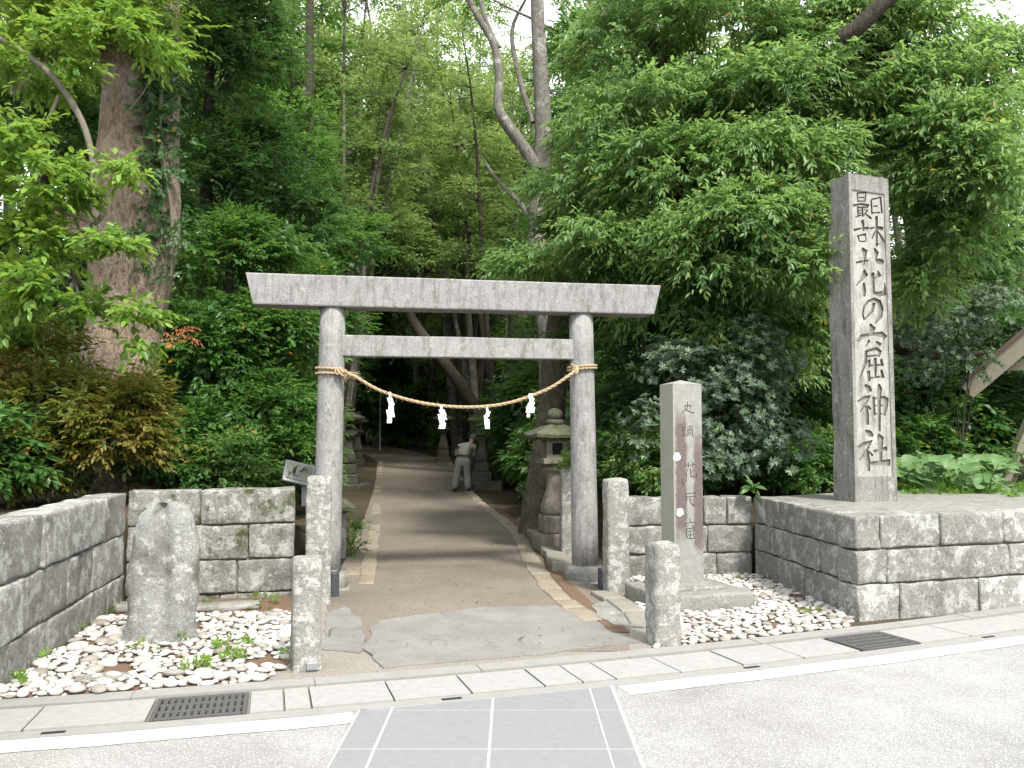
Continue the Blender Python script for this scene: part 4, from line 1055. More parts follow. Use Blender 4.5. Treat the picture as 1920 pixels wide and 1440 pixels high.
J = [pel, wai, che, nek, (.145, .285, 1.27), (.155, .315, 1.335), (.16, .325, 1.385),
     (-.095, 0, .80), (-.15, .02, .44), (-.215, -.02, .09), (.09, .0, .80), (.095, .03, .44), (.125, -.04, .08),
     (-.11, .16, 1.125), (-.17, .22, .95), (-.12, .34, .84), (.205, .20, 1.10), (.235, .26, .92), (.19, .38, .83)]
E = [(0, 1), (1, 2), (2, 3), (3, 4), (4, 5), (5, 6), (0, 7), (7, 8), (8, 9), (0, 10), (10, 11), (11, 12), (2, 13), (13, 14), (14, 15), (2, 16), (16, 17), (17, 18)]
R_ = [.08, .07, .07, .045, .058, .082, .068, .078, .055, .04, .078, .055, .04, .04, .035, .03, .04, .035, .03]
shear = lambda P_: [(x + max(0, z_ - .88) * .17, y, z_) for x, y, z_ in P_]
skin('body', shear(J), E, R_, M['skin'], per)
JS = [(0, 0, .83), wai, (.04, .085, 1.045), che, (.112, .225, 1.175), (-.115, .16, 1.115), (-.18, .215, .95), (-.13, .33, .85), (.212, .20, 1.09), (.245, .255, .92), (.2, .37, .84)]
skin('shirt', shear(JS), [(0, 1), (1, 2), (2, 3), (3, 4), (3, 5), (5, 6), (6, 7), (3, 8), (8, 9), (9, 10)], [(.175, .14), (.182, .15), (.188, .155), (.175, .14), (.085, .08), .092, .072, .055, .092, .072, .055], M['cloth_shirt'], per)
JT = [(0, 0, .90), (0, 0, .81), (-.095, .0, .70), (-.155, .02, .42), (-.215, -.01, .06), (.095, .0, .70), (.105, .03, .42), (.13, -.03, .055)]
skin('trousers', JT, [(0, 1), (1, 2), (2, 3), (3, 4), (1, 5), (5, 6), (6, 7)], [(.168, .135), (.180, .155), .122, .094, .084, .122, .094, .088], M['cloth_trousers'], per)
skin('belt', [(0, 0, .885), (0, 0, .92)], [(0, 1)], [(.215, .178), (.215, .178)], M['shoe'], per, 1)
for s, (x, y, z_) in ((-1, (-.21, -.03, .04)), (1, (.13, -.05, .035))):
    skin('shoe', [(x, y - .03, z_ + .01), (x + .015, y + .08, z_ + .005), (x + .03, y + .17, z_ - .005)], [(0, 1), (1, 2)], [(.045, .045), (.042, .04), (.035, .028)], M['shoe'], per, 1)
for (x, y, z_) in ((-.115, .355, .82), (.185, .395, .81)):
    hj = [(x, y, z_ + .02), (x, y + .03, z_ - .05)]; he = [(0, 1)]; hr = [.026, .034]
    for k in range(4): b = len(hj); hj += [(x - .03 + .02 * k, y + .04, z_ - .08), (x - .028 + .02 * k, y + .065, z_ - .125 - .012 * (k in (1, 2)))]; he += [(1, b), (b, b + 1)]; hr += [.010, .008]
    b = len(hj); hj += [(x - .045, y + .06, z_ - .05), (x - .05, y + .085, z_ - .085)]; he += [(1, b), (b, b + 1)]; hr += [.011, .009]
    skin('hand', hj, he, hr, M['skin'], per, 1)
hdp = link('head', None, per, (.105, .083, -.078))
v, f = tube([(.13, .238, 1.405), (.131, .236, 1.44), (.133, .234, 1.475), (.134, .233, 1.50), (.134, .232, 1.512)], [.092, .094, .084, .056, .012], 16)
link('cap', mesh('cap', v, f, M['cloth_cap'], True), hdp)
v, f = prism([(.13 + .085 * math.cos(a), .30 + .085 * math.sin(a) * .9) for a in [math.pi * k / 10 - .15 for k in range(11)]], 1.418, 1.428); link('cap_peak', mesh('cap_peak', v, f, M['cloth_cap']), hdp)
v, f = tube([(.125, .215, 1.35), (.127, .222, 1.38), (.13, .23, 1.415)], [.06, .083, .088], 14); link('hair', mesh('hair', v, f, M['hair'], True), hdp)
for s in (-1, 1):
    v, f = tube([(.13 + s * .082, .245, 1.36), (.13 + s * .094, .245, 1.385), (.13 + s * .086, .245, 1.41)], [.008, .016, .01], 8); link('ear', mesh('ear', v, f, M['skin'], True), hdp)
v, f = tube([(.135, .315, 1.40), (.137, .335, 1.375), (.137, .32, 1.365)], [.008, .014, .01], 8); link('nose', mesh('nose', v, f, M['skin'], True), hdp)

# ------------------------------------------------------------------ foliage
def nrm(a): return a / np.maximum(np.linalg.norm(a, axis=-1, keepdims=True), 1e-9)
def leaf_arrays(P, D, N, L, k, ll, lw, rng, droop=.25, spread=55, whorl=False, cheap=False):
    """P: n spray roots, D: directions, N: upward normals, L: lengths; k leaves per spray -> verts (m,6,3)"""
    n = len(P)
    D = nrm(D); N = nrm(N - D * (N * D).sum(-1, keepdims=True)); Sd = np.cross(D, N)
    if whorl:
        t = np.ones((n, k)) * .95 + rng.uniform(-.08, .05, (n, k))
        ang = np.linspace(0, 2 * np.pi, k, endpoint=False)[None] + rng.uniform(0, 6.28, (n, 1)) + rng.normal(0, .15, (n, k))
        tilt = rng.uniform(.35, .95, (n, k))
        ld = (np.cos(ang)[..., None] * Sd[:, None] + np.sin(ang)[..., None] * N[:, None]) * np.sin(tilt + .35)[..., None] + D[:, None] * np.cos(tilt + .35)[..., None]
        ln = nrm(D[:, None] * 1.0 - ld * .5 + rng.normal(0, .1, (n, k, 3)))
    else:
        t = (np.arange(k)[None] + .6) / k + rng.uniform(-.05, .05, (n, k))
        sg = np.where(np.arange(k) % 2 == 0, 1., -1.)[None] * np.ones((n, 1))
        a = np.radians(spread) * (1 - .5 * t) + rng.normal(0, .22, (n, k)); a[:, -1] *= .2
        ld = D[:, None] * np.cos(a)[..., None] + Sd[:, None] * (np.sin(a) * sg)[..., None]
        ld = ld + np.array([0, 0, -1.])[None, None] * rng.uniform(0, droop * 2, (n, k, 1))
        ln = N[:, None] + rng.normal(0, .28, (n, k, 3))
    ld = nrm(ld); ln = nrm(ln - ld * (ln * ld).sum(-1, keepdims=True)); ls = np.cross(ld, ln)
    base = P[:, None] + D[:, None] * (L[:, None] * t)[..., None]
    base = base + np.array([0, 0, -1.])[None, None] * (droop * L[:, None] * t ** 2 * .5)[..., None]
    sz = rng.uniform(.68, 1.2, (n, k, 1)); l = ll * sz; w_ = lw * sz
    if cheap:
        V = np.stack([base, base + ld * l * .5 + ls * w_ * .5, base + ld * l - ln * l * .08, base + ld * l * .5 - ls * w_ * .5], 2)
        return V.reshape(-1, 4, 3)
    fold = .10
    V = np.stack([base,
                  base + ld * l * .30 + ls * w_ * .46 + ln * w_ * fold, base + ld * l * .66 + ls * w_ * .40 + ln * w_ * fold,
                  base + ld * l - ln * l * .12,
                  base + ld * l * .66 - ls * w_ * .40 + ln * w_ * fold, base + ld * l * .30 - ls * w_ * .46 + ln * w_ * fold], 2)
    return V.reshape(-1, 6, 3)
def leaf_mesh(name, chunks, mat):
    """chunks: list of (m,4,3) or (m,6,3) arrays"""
    vs, fs, b = [], [], 0
    for c in chunks:
        m = len(c)
        if m == 0: continue
        base = (np.arange(m) * c.shape[1])[:, None] + b
        if c.shape[1] == 4: fs.append((base + np.array([[0, 1, 2, 3]])))
        else: fs.append((base + np.array([[0, 1, 2, 3]]))); fs.append((base + np.array([[0, 3, 4, 5]])))
        vs.append(c.reshape(-1, 3)); b += m * c.shape[1]
    V = np.concatenate(vs); Fq = np.concatenate(fs)
    me = bpy.data.meshes.new(name); me.vertices.add(len(V)); me.vertices.foreach_set('co', V.astype(np.float32).ravel())
    me.loops.add(Fq.size); me.loops.foreach_set('vertex_index', Fq.astype(np.int32).ravel())
    me.polygons.add(len(Fq)); me.polygons.foreach_set('loop_start', np.arange(0, Fq.size, 4, dtype=np.int32)); me.polygons.foreach_set('loop_total', np.full(len(Fq), 4, np.int32))
    me.materials.append(mat); me.update(calc_edges=True); return me
def clumps_of(blobs, rng, cr=(.28, .5)):
    """clump centres on the outer part of each ellipsoid blob: (c, outward, radius)"""
    out = []
    for (cx, cy, cz, rx, ry, rz, n) in blobs:
        d = nrm(rng.normal(0, 1, (n, 3))); d[:, 2] = np.where(d[:, 2] < -.55, -d[:, 2], d[:, 2])
        r = rng.uniform(.45, 1.0, (n, 1)) ** .6
        c = np.array([cx, cy, cz]) + d * r * np.array([rx, ry, rz])
        rad = rng.uniform(cr[0], cr[1], n)
        for i in range(n): out.append((c[i], d[i], rad[i]))
    return out
def fill_clumps(cl, rng, ns, k, ll, lw, slen, flat=.5, droop=.25, whorl=False, cheap=False, spread=55):
    c = np.array([x[0] for x in cl]); o = np.array([x[1] for x in cl]); r = np.array([x[2] for x in cl])
    n = len(cl) * ns
    ci = np.repeat(np.arange(len(cl)), ns)
    q = nrm(rng.normal(0, 1, (n, 3))) * (rng.uniform(.15, 1, (n, 1)) ** .5)
    P = c[ci] + q * r[ci][:, None] * np.array([1, 1, flat])
    D = q * np.array([1, 1, .5]) * .9 + o[ci] * np.array([1, 1, .4]) * .7 + rng.normal(0, .25, (n, 3)) + np.array([0, 0, .05])
    N = np.array([0, 0, 1.]) + o[ci] * .35 + q * .35 + rng.normal(0, .18, (n, 3))
    if whorl: D = q * .6 + o[ci] * .6 + np.array([0, 0, .55]) + rng.normal(0, .2, (n, 3))
    L = slen * rng.uniform(.7, 1.25, n)
    return leaf_arrays(P - nrm(D) * (L * .5)[:, None], D, N, L, k, ll, lw, rng, droop, spread, whorl, cheap)
def limbs(root, cl, rng, nmax, r0, seg=5, sag=.1):
    """branches from root points to a choice of clumps; root: list of points up the trunk"""
    parts = []; idx = rng.permutation(len(cl))[:nmax]
    for i in idx:
        c = Vector(cl[i][0]); b = min((Vector(p) for p in root), key=lambda p: (p - c).length + .6 * max(0, p.z - c.z))
        d = c - b; L = d.length
        pts = []
        for t in (0, .3, .6, .85, 1):
            j = noise.noise_vector(Vector((i * 1.7, t * 3, 2))) * .10 * L * (t * (1 - t) * 4 * .6 + .05)
            pts.append(b + d * t + j + Vector((0, 0, sag * L * t * (1 - t))))
        parts.append(tube(pts, [r0 * (1 - .82 * t) * min(1, .4 + L / 4) for t in (0, .3, .6, .85, 1)], seg, 0, 0, False))
    return parts
def P3(px, py, Y): return tuple(at(px, py, Y))
def blob(px, py, Y, wpx, hpx, depth, n):
    """ellipsoid seen at a pixel with half sizes in pixels, half depth in metres"""
    c = at(px, py, Y); return (c.x, c.y, c.z, wpx / FPX * Y, depth, hpx / FPX * Y, n)
TRI = [0]
def tree(name, label, cat, base, trunk_parts, trunk_mat, crown_chunks, leaf_mat, group=None, crown_name='crown', limb_parts=None, limb_mat=None, boughs=None):
    g = thing(name, label, cat, base, 0, group); b = Vector(base)
    if trunk_parts: 
        for i, (v, f) in enumerate(trunk_parts): link('bough' if i else 'trunk', mesh('bough' if i else 'trunk', [p - b for p in v], f, trunk_mat, True), g)
    if boughs:
        for v, f in boughs: link('bough', mesh('bough', [p - b for p in v], f, limb_mat or trunk_mat, True), g)
    if limb_parts:
        v, f = merge(limb_parts); link('twigs', mesh('twigs', [p - b for p in v], f, limb_mat or trunk_mat, True), g)['kind'] = 'stuff'
    ch = [c - np.array(b)[None, None] for c in crown_chunks]
    link(crown_name, leaf_mesh(crown_name, ch, leaf_mat), g)
    return g
def trunk_px(pts, seg=14, amp=.12, seed=0, n=26):
    """pts: (px, py, depth, diameter in px)"""
    c = [(*at(a, b_, Y), dpx / FPX * Y / 2) for a, b_, Y, dpx in pts]
    s = spline(c, n); return tube([p[:3] for p in s], [max(.005, p[3]) for p in s], seg, amp, seed, False, 2.2)
R = np.random.default_rng

# --- great camphor tree behind the left wall
rg_ = R(1)
tp = [trunk_px([(228, 1010, 10.4, 190), (226, 930, 10.4, 172), (226, 760, 10.4, 138), (228, 640, 10.4, 132), (240, 520, 10.4, 140), (252, 420, 10.4, 150), (248, 330, 10.4, 128), (240, 230, 10.4, 98), (234, 120, 10.4, 82), (226, 0, 10.3, 72), (218, -150, 10.2, 60), (215, -420, 10, 45)], 26, .16, 1, 60),
      trunk_px([(250, 720, 10.35, 80), (268, 600, 10.3, 80), (298, 460, 10.3, 74), (308, 400, 10.35, 60), (308, 300, 10.4, 54), (310, 180, 10.5, 50), (312, 50, 10.5, 46), (318, -150, 10.5, 40)], 18, .16, 2, 44),
      trunk_px([(200, 760, 10.2, 70), (196, 640, 10.2, 62), (214, 540, 10.25, 54), (232, 440, 10.3, 40)], 14, .15, 4, 26),
      trunk_px([(185, 470, 10.3, 60), (140, 425, 10.2, 60), (112, 405, 10.1, 62), (98, 400, 10.1, 50)], 12, .2, 3, 14)]
cl = clumps_of([blob(230, -330, 10.2, 520, 280, 2.6, 120), blob(60, -60, 10.8, 200, 120, 1.0, 34), blob(270, 20, 9.6, 80, 50, .5, 7), blob(110, 60, 10, 90, 70, .6, 12)], rg_, (.3, .55))
tree('camphor_tree', 'great camphor tree with thick forked brown trunk behind the long wall', 'tree', (*tuple(at(226, 930, 10.4))[:2], .6), tp, M['bark_camphor'],
     [fill_clumps(cl, rg_, 34, 8, .10, .045, .34)], M['leaf_bright'])
# ivy climbing the second stem
iv = []
rg_ = R(2); n = 300
tt = rg_.uniform(0, 1, n); py = 40 + tt * 420; c = np.array([at(312 + rg_.normal(0, 16), y, 10.35) for y in py]); c[:, 1] -= rg_.uniform(-.05, .32, n)
D = rg_.normal(0, .5, (n, 3)) + np.array([0, -.3, -.3]); N = np.array([0, -.8, .6]) + rg_.normal(0, .3, (n, 3))
iv.append(leaf_arrays(c, D, N, np.full(n, .22), 8, .075, .05, rg_, .2))
n = 130; py = rg_.uniform(420, 520, n); c = np.array([at(285 + rg_.normal(0, 28), y, 10.0) for y in py]); iv.append(leaf_arrays(c, rg_.normal(0, .5, (n, 3)) + np.array([0, -.2, -.3]), np.array([0, -.8, .6]) + rg_.normal(0, .3, (n, 3)), np.full(n, .2), 6, .07, .045, rg_, .2)[::4])
b = at(300, 420, 10.2)
o = thing('ivy', 'dark ivy covering the second stem of the camphor tree', 'ivy', b)
link('foliage', leaf_mesh('foliage', [x - np.array(b)[None, None] for x in iv], M['leaf_dark']), o)
v, f = trunk_px([(318, 520, 10.05, 8), (322, 400, 10.1, 8), (300, 250, 10.15, 7), (312, 60, 10.2, 6)], 6, .1, 3, 20); link('stem', mesh('stem', [p - b for p in v], f, M['twig'], True), o)

# --- young tree on the left whose bright sprays hang before the camphor trunk
rg_ = R(3)
tp = [trunk_px([(-160, 960, 8.9, 60), (-130, 700, 8.8, 48), (-120, 420, 8.7, 40), (-110, 180, 8.8, 32), (-90, -60, 8.9, 24), (-60, -300, 9, 16)], 12, .12, 5),
      trunk_px([(-90, 20, 8.8, 13), (30, 90, 8.75, 12), (100, 145, 8.7, 12), (150, 220, 8.7, 13), (172, 290, 8.7, 13), (176, 350, 8.7, 12), (192, 400, 8.65, 11), (165, 430, 8.6, 9), (130, 455, 8.6, 8), (138, 520, 8.6, 6), (160, 590, 8.5, 4)], 8, .1, 6, 50),
      trunk_px([(-80, 330, 8.6, 10), (20, 345, 8.4, 8), (75, 380, 8.4, 6), (170, 418, 8.4, 4)], 6, .1, 7), trunk_px([(110, 180, 8.7, 7), (95, 215, 8.7, 7), (80, 240, 8.7, 5)], 6, .1, 8)]
bl = [blob(60, 330, 8.2, 95, 55, .5, 12), blob(20, 250, 8.4, 70, 40, .5, 8), blob(90, 375, 8.2, 60, 40, .35, 6), blob(235, 325, 8.3, 34, 30, .2, 3), blob(215, 465, 8.1, 46, 24, .25, 4), blob(60, 470, 8.3, 80, 70, .5, 12), blob(90, 540, 8.2, 50, 45, .4, 6),
      blob(255, 590, 8.1, 36, 22, .2, 3), blob(165, 580, 8.2, 45, 24, .25, 3), blob(262, 635, 8.1, 14, 16, .1, 1), blob(20, 600, 8.6, 70, 60, .5, 9), blob(70, 110, 8.8, 130, 70, .6, 16), blob(215, 60, 8.7, 75, 60, .4, 9), blob(280, 70, 8.8, 40, 50, .3, 4), blob(-20, 700, 9, 80, 90, .5, 10)]
cl = clumps_of(bl, rg_, (.12, .22))
tree('young_tree', 'young tree whose bright green sprays hang in front of the camphor trunk', 'tree', (*tuple(at(-160, 960, 8.9))[:2], .7), tp[:1], M['twig'],
     [fill_clumps(cl, rg_, 11, 7, .105, .050, .28, .7, .45)], M['leaf_bright'], None, 'crown', limbs([Vector(at(150, 430, 8.6)), Vector(at(20, 180, 8.8)), Vector(at(-60, 420, 8.7)), Vector(at(170, 300, 8.7)), Vector(at(138, 520, 8.6))], cl, rg_, 26, .006, 4), M['twig'], tp[1:])
# rust coloured shrub under it
rg_ = R(4)
cl = clumps_of([blob(95, 800, 8.9, 190, 110, .75, 60), blob(205, 820, 8.75, 115, 95, .5, 40), blob(40, 890, 8.7, 130, 80, .5, 26), blob(60, 700, 9.2, 130, 90, .6, 26), blob(260, 770, 8.9, 50, 60, .3, 10)], rg_, (.14, .26))
gbase = at(150, 930, 8.9)
tree('rusty_shrub', 'dense shrub with yellow and rust coloured young leaves above the long wall', 'shrub', (gbase.x, gbase.y, .75), None, None, [fill_clumps(cl, rg_, 17, 8, .085, .036, .22, .7, .3)], M['leaf_rust'], None, 'foliage', limbs([Vector((gbase.x, gbase.y, .75)), Vector((gbase.x - .3, gbase.y, .9))], cl, rg_, 40, .015, 5), M['twig'])
# red young sprig by the trunk
rg_ = R(5); c = np.array([at(318 + rg_.uniform(-18, 42), 622 + rg_.uniform(-12, 12), 9.4) for _ in range(14)])
b = at(320, 640, 9.5); o = thing('red_sprig', 'reddish sprig of young leaves beside the camphor trunk', 'sprig', b)
link('foliage', leaf_mesh('foliage', [leaf_arrays(c - np.array(b), rg_.normal(0, .2, (14, 3)) + np.array([.8, -.2, -.1]), np.array([0, -.3, 1]) + rg_.normal(0, .2, (14, 3)), np.full(14, .15), 7, .06, .014, rg_, .3)], M['leaf_red']), o)
v, f = trunk_px([(300, 640, 9.6, 4), (330, 635, 9.5, 3), (355, 628, 9.4, 2)], 5, 0, 1, 8); link('stem', mesh('stem', [p - b for p in v], f, M['twig']), o)

# --- evergreen trees making the dark wall of leaves between the camphor and the gate
def evergreen(label, base, tpx, blobs, seed, mat, ns, k=8, ll=.085, lw=.038, slen=.30, cr=(.26, .46), nl=30, bark='bark_dark', name='evergreen_tree', cat='tree', group=None, r0=.03, droop=.3, flat=.5, cheap=False):
    cheap = cheap or seed in (12, 13, 14, 23, 24)
    rg_ = R(seed); cl = clumps_of(blobs, rg_, cr)
    tp = [trunk_px(t, 10, .12, seed + i, 20) for i, t in enumerate(tpx)]
    roots = [Vector(at(*p[:3])) for p in tpx[0]]
    ch_ = []
    for q, (fl, fs) in enumerate(((1.0, 1.0), (1.28, 1.1), (.78, .85))):
        sub = cl[q::3]
        if sub: ch_.append(fill_clumps(sub, rg_, int(ns / fl), k, ll * fl, lw * fl, slen * fs, flat, droop * rg_.uniform(.7, 1.3), False, cheap))
    return tree(name, label, cat, base, tp, M[bark], ch_, M[mat], group, 'crown', limbs(roots, cl, rg_, nl, r0), M[bark])
evergreen('shaded evergreen tree standing behind the camphor trunk', (*tuple(at(90, 900, 13))[:2], .8), [[(90, 930, 13, 46), (85, 600, 13, 40), (75, 300, 13, 34), (60, 40, 13, 24), (50, -200, 13, 12)]],
          [blob(60, 250, 12.6, 110, 100, .8, 46), blob(100, 450, 12.4, 110, 90, .7, 40), blob(10, 520, 12.2, 90, 110, .7, 36), blob(140, 120, 12.8, 90, 90, .8, 30), blob(20, 60, 12.6, 90, 90, .8, 30), blob(70, 640, 12, 110, 80, .7, 34), blob(170, 300, 13, 60, 120, .7, 26)], 14, 'leaf_ever', 22)
evergreen('dark evergreen tree between the camphor trunk and the gate, leaves down to the wall', (*tuple(at(430, 900, 11.8))[:2], .75), [[(430, 930, 11.8, 26), (425, 600, 11.8, 22), (435, 480, 11.8, 14)]],
          [blob(400, 660, 11.2, 110, 110, .8, 56), blob(480, 780, 10.8, 120, 80, .6, 44), blob(370, 830, 10.4, 80, 80, .5, 26), blob(520, 640, 11.4, 90, 90, .7, 36), blob(440, 490, 11.6, 130, 90, .8, 50), blob(540, 850, 10.6, 60, 50, .4, 14), blob(400, 880, 10.0, 90, 40, .3, 14)], 11, 'leaf_ever', 26)
evergreen('tall dark evergreen rising beside the ivy covered stem', (*tuple(at(400, 900, 13.4))[:2], .75), [[(390, 930, 13.4, 34), (385, 500, 13.4, 28), (392, 200, 13.4, 20), (400, -150, 13.4, 10)]],
          [blob(380, 380, 13, 100, 150, .9, 60), blob(400, 150, 13, 95, 140, .9, 56), blob(480, 320, 13.2, 90, 110, .9, 46), blob(470, 90, 13.6, 100, 120, .9, 40), blob(380, -60, 13, 110, 80, .9, 30), blob(560, 420, 13, 80, 80, .8, 34)], 12, 'leaf_dark', 26)
evergreen('evergreen tree overhanging the path behind the tie beam', (*tuple(at(560, 900, 16.5))[:2], .5), [[(585, 920, 16.5, 34), (575, 500, 16.5, 28), (580, 150, 16.5, 18), (582, -40, 16.5, 12)]],
          [blob(560, 560, 15.6, 90, 90, .9, 40), blob(610, 600, 16, 75, 50, .9, 32), blob(565, 760, 15.5, 45, 90, .8, 28), blob(560, 300, 16, 70, 110, .9, 30), blob(660, 470, 17, 80, 70, .9, 30)], 13, 'leaf_ever', 24, 8, .10, .045, .34)

# --- big tree on the right, tiers of fresh leaves
RB = [blob(1420, 420, 9.7, 130, 60, .7, 42), blob(1330, 470, 9.8, 110, 70, .7, 36), blob(1480, 500, 9.4, 80, 45, .5, 20), blob(1200, 460, 10.6, 120, 55, .7, 34), blob(1120, 480, 10.4, 80, 40, .6, 16), blob(1290, 330, 10.4, 180, 55, .9, 52), blob(1130, 340, 11, 100, 60, .8, 26), blob(1450, 300, 10.0, 150, 50, .8, 40), blob(1230, 210, 10.8, 180, 55, .9, 48),
      blob(1480, 190, 10.4, 190, 60, 1.0, 54), blob(1350, 90, 11, 200, 60, 1.0, 54), blob(1560, 80, 10.8, 160, 60, .9, 38), blob(1150, 110, 11.6, 90, 70, .9, 24), blob(1400, -60, 11, 300, 90, 1.3, 60), blob(1340, 560, 10.6, 130, 60, .6, 30), blob(1500, 620, 10.6, 90, 60, .5, 22), blob(1230, 580, 10.8, 90, 50, .6, 20), blob(1330, 650, 10.2, 80, 34, .4, 14), blob(1460, 680, 10.4, 90, 40, .4, 16)]
RB = [(a, b_, c, d, e, f_ * 1.5, int(n_ * 1.15)) for a, b_, c, d, e, f_, n_ in RB] + [blob(1010, 498, 10.8, 75, 22, .4, 12), blob(1040, 350, 12.2, 45, 30, .4, 6)]
evergreen('big spreading tree with tiers of fresh green leaves between gate and tall stele', (*tuple(at(1400, 900, 11.6))[:2], .75), [[(1420, 930, 11.6, 70), (1400, 600, 11.6, 60), (1390, 350, 11.6, 50), (1420, 180, 11.6, 44), (1480, -60, 11.6, 34)], [(1400, 300, 11.5, 34), (1300, 200, 11.3, 24), (1220, 80, 11.2, 16)], [(1398, 420, 11.5, 26), (1300, 380, 11, 18), (1180, 370, 10.8, 10)]],
          RB, 21, 'leaf_right', 22, 9, .088, .031, .32, (.22, .42), 70, 'bark_dark', 'spreading_tree', 'tree', None, .04, .75, .62)
RB2 = [blob(1790, 250, 9.8, 110, 55, .7, 30), blob(1830, 330, 9.6, 80, 60, .6, 22), blob(1740, 350, 10, 80, 60, .6, 22), blob(1760, 170, 10.2, 130, 50, .8, 32), blob(1700, 70, 10.6, 120, 50, .8, 26), blob(1790, 450, 10.2, 90, 60, .6, 22), blob(1730, 520, 10.4, 60, 50, .5, 14), blob(1830, 110, 10.6, 90, 40, .7, 16), blob(1640, 250, 10.6, 80, 70, .7, 22), blob(1900, 70, 11, 60, 30, .5, 6)]
RB2 = [(a, b_, c, d, e, f_ * 1.4, int(n_ * 1.1)) for a, b_, c, d, e, f_, n_ in RB2]
evergreen('bright leafy tree behind the tall stele with a bare grey bough on top', (*tuple(at(1780, 880, 11.4))[:2], .75), [[(1760, 920, 13.6, 50), (1740, 600, 13.5, 44), (1700, 330, 13, 38), (1650, 180, 12, 34), (1600, 60, 11.0, 30)], [(1575, 72, 9.6, 30), (1610, 50, 9.5, 32), (1650, 10, 9.4, 32), (1690, -25, 9.4, 32), (1780, -120, 9.6, 32)], [(1660, 640, 12.0, 34), (1705, 655, 11.9, 30), (1760, 668, 11.8, 14), (1850, 660, 11.8, 8)]],
          RB2, 22, 'leaf_right', 22, 9, .088, .031, .32, (.22, .42), 40, 'bark_dark', 'spreading_tree', 'tree', None, .03, .75, .62)
evergreen('dark evergreen hedge tree filling the gap between tall stele and hut', (*tuple(at(1800, 880, 13.2))[:2], .8), [[(1800, 900, 13.2, 30), (1800, 650, 13.2, 26), (1810, 400, 13.2, 18)]],
          [blob(1760, 760, 12.6, 110, 100, .6, 50), blob(1890, 780, 12.8, 90, 90, .6, 36), blob(1840, 640, 12.8, 140, 80, .6, 40), blob(1850, 500, 13.2, 120, 80, .7, 30), blob(1900, 380, 13.2, 80, 90, .7, 22)], 23, 'leaf_dark', 24, 8, .085, .036, .3, (.26, .42), 24)
evergreen('dark evergreen in the shade behind the grey green shrub', (*tuple(at(1300, 890, 12.2))[:2], .75), [[(1290, 900, 12.4, 40), (1280, 600, 12.4, 34), (1270, 300, 12.4, 22)]],
          [blob(1200, 720, 11.6, 80, 130, .6, 44), blob(1330, 760, 11.6, 110, 110, .5, 44), blob(1470, 760, 11.4, 110, 120, .5, 48), blob(1240, 560, 11.8, 130, 80, .6, 40), blob(1430, 580, 11.8, 140, 80, .6, 44), blob(1540, 860, 11, 60, 50, .3, 14), blob(1160, 860, 10.6, 50, 50, .3, 12)], 24, 'leaf_dark', 24)
# grey green shrub with whorled leaves
def whorl_shrub(label, base, blobs, seed, ns, ll, lw, name='grey_green_shrub'):
    rg_ = R(seed); cl = clumps_of(blobs, rg_, (.13, .2))
    return tree(name, label, 'shrub', base, None, None, [fill_clumps(cl, rg_, ns, 13, ll, lw, .12, .8, .1, True)], M['leaf_blue'], None, 'foliage', limbs([Vector(base), Vector(base) + Vector((.1, 0, .4)), Vector(base) + Vector((-.2, 0, .35))], cl, rg_, 9, .010, 5), M['bark_dark'])
whorl_shrub('grey green shrub with whorled leaves behind the stained stele', (*tuple(at(1370, 905, 10))[:2], .74), [blob(1370, 780, 9.75, 110, 90, .45, 62), blob(1300, 700, 9.8, 90, 50, .35, 30), blob(1420, 690, 9.8, 70, 50, .35, 24), blob(1410, 635, 9.9, 45, 30, .2, 10), blob(1450, 850, 9.6, 80, 50, .3, 26), blob(1230, 690, 9.8, 40, 34, .25, 10), blob(1210, 820, 9.7, 34, 60, .25, 12), blob(1340, 860, 9.55, 80, 40, .25, 20)], 31, 7, .068, .022)
whorl_shrub('pale silvery shrub below the bright tree beyond the tall stele', (*tuple(at(1790, 890, 11.6))[:2], .8), [blob(1780, 610, 11.3, 90, 40, .4, 46), blob(1850, 590, 11.2, 60, 40, .4, 26), blob(1730, 640, 11.4, 60, 40, .4, 22), blob(1790, 690, 11.5, 90, 40, .3, 26)], 32, 7, .062, .017, 'silvery_shrub')

# --- tall grey tree right of the path, and the dark trunk behind the large lantern
evergreen('tall grey barked tree with a forked stem rising above the gate', (*tuple(at(1030, 900, 15.2))[:2], 0), [[(1030, 960, 15.2, 44), (1030, 800, 15.2, 42), (1028, 640, 15.2, 38), (1012, 520, 15.2, 36), (1007, 440, 15.2, 34), (1010, 360, 15.2, 34), (1020, 280, 15.2, 36), (1016, 170, 15.2, 32), (1008, 40, 15.2, 27), (1006, -160, 15.2, 22), (1020, -380, 15.2, 12)],
           [(1008, 320, 15.1, 26), (985, 280, 15.1, 24), (950, 232, 15.1, 22), (934, 200, 15.1, 19), (936, 140, 15.1, 17), (925, 80, 15.1, 15), (895, 30, 15.1, 13), (860, -40, 15.1, 10)], [(935, 90, 15.1, 10), (905, 20, 15.1, 8), (895, -60, 15.1, 6)], [(1000, 230, 15.2, 10), (975, 150, 15.4, 10), (960, 60, 15.6, 8), (985, 0, 15.7, 5)], [(1000, 420, 15.2, 12), (975, 380, 15.4, 10), (935, 340, 15.6, 7), (900, 290, 15.8, 4)]],
          [blob(990, -260, 15.4, 330, 150, 2.2, 60), blob(1090, 250, 15.6, 60, 110, .7, 30), blob(1080, 100, 15.8, 60, 90, .8, 20), blob(880, -30, 15.4, 90, 40, .8, 6)], 41, 'leaf_ever', 20, 8, .095, .042, .34, (.28, .45), 30, 'bark_grey', 'forked_tree')
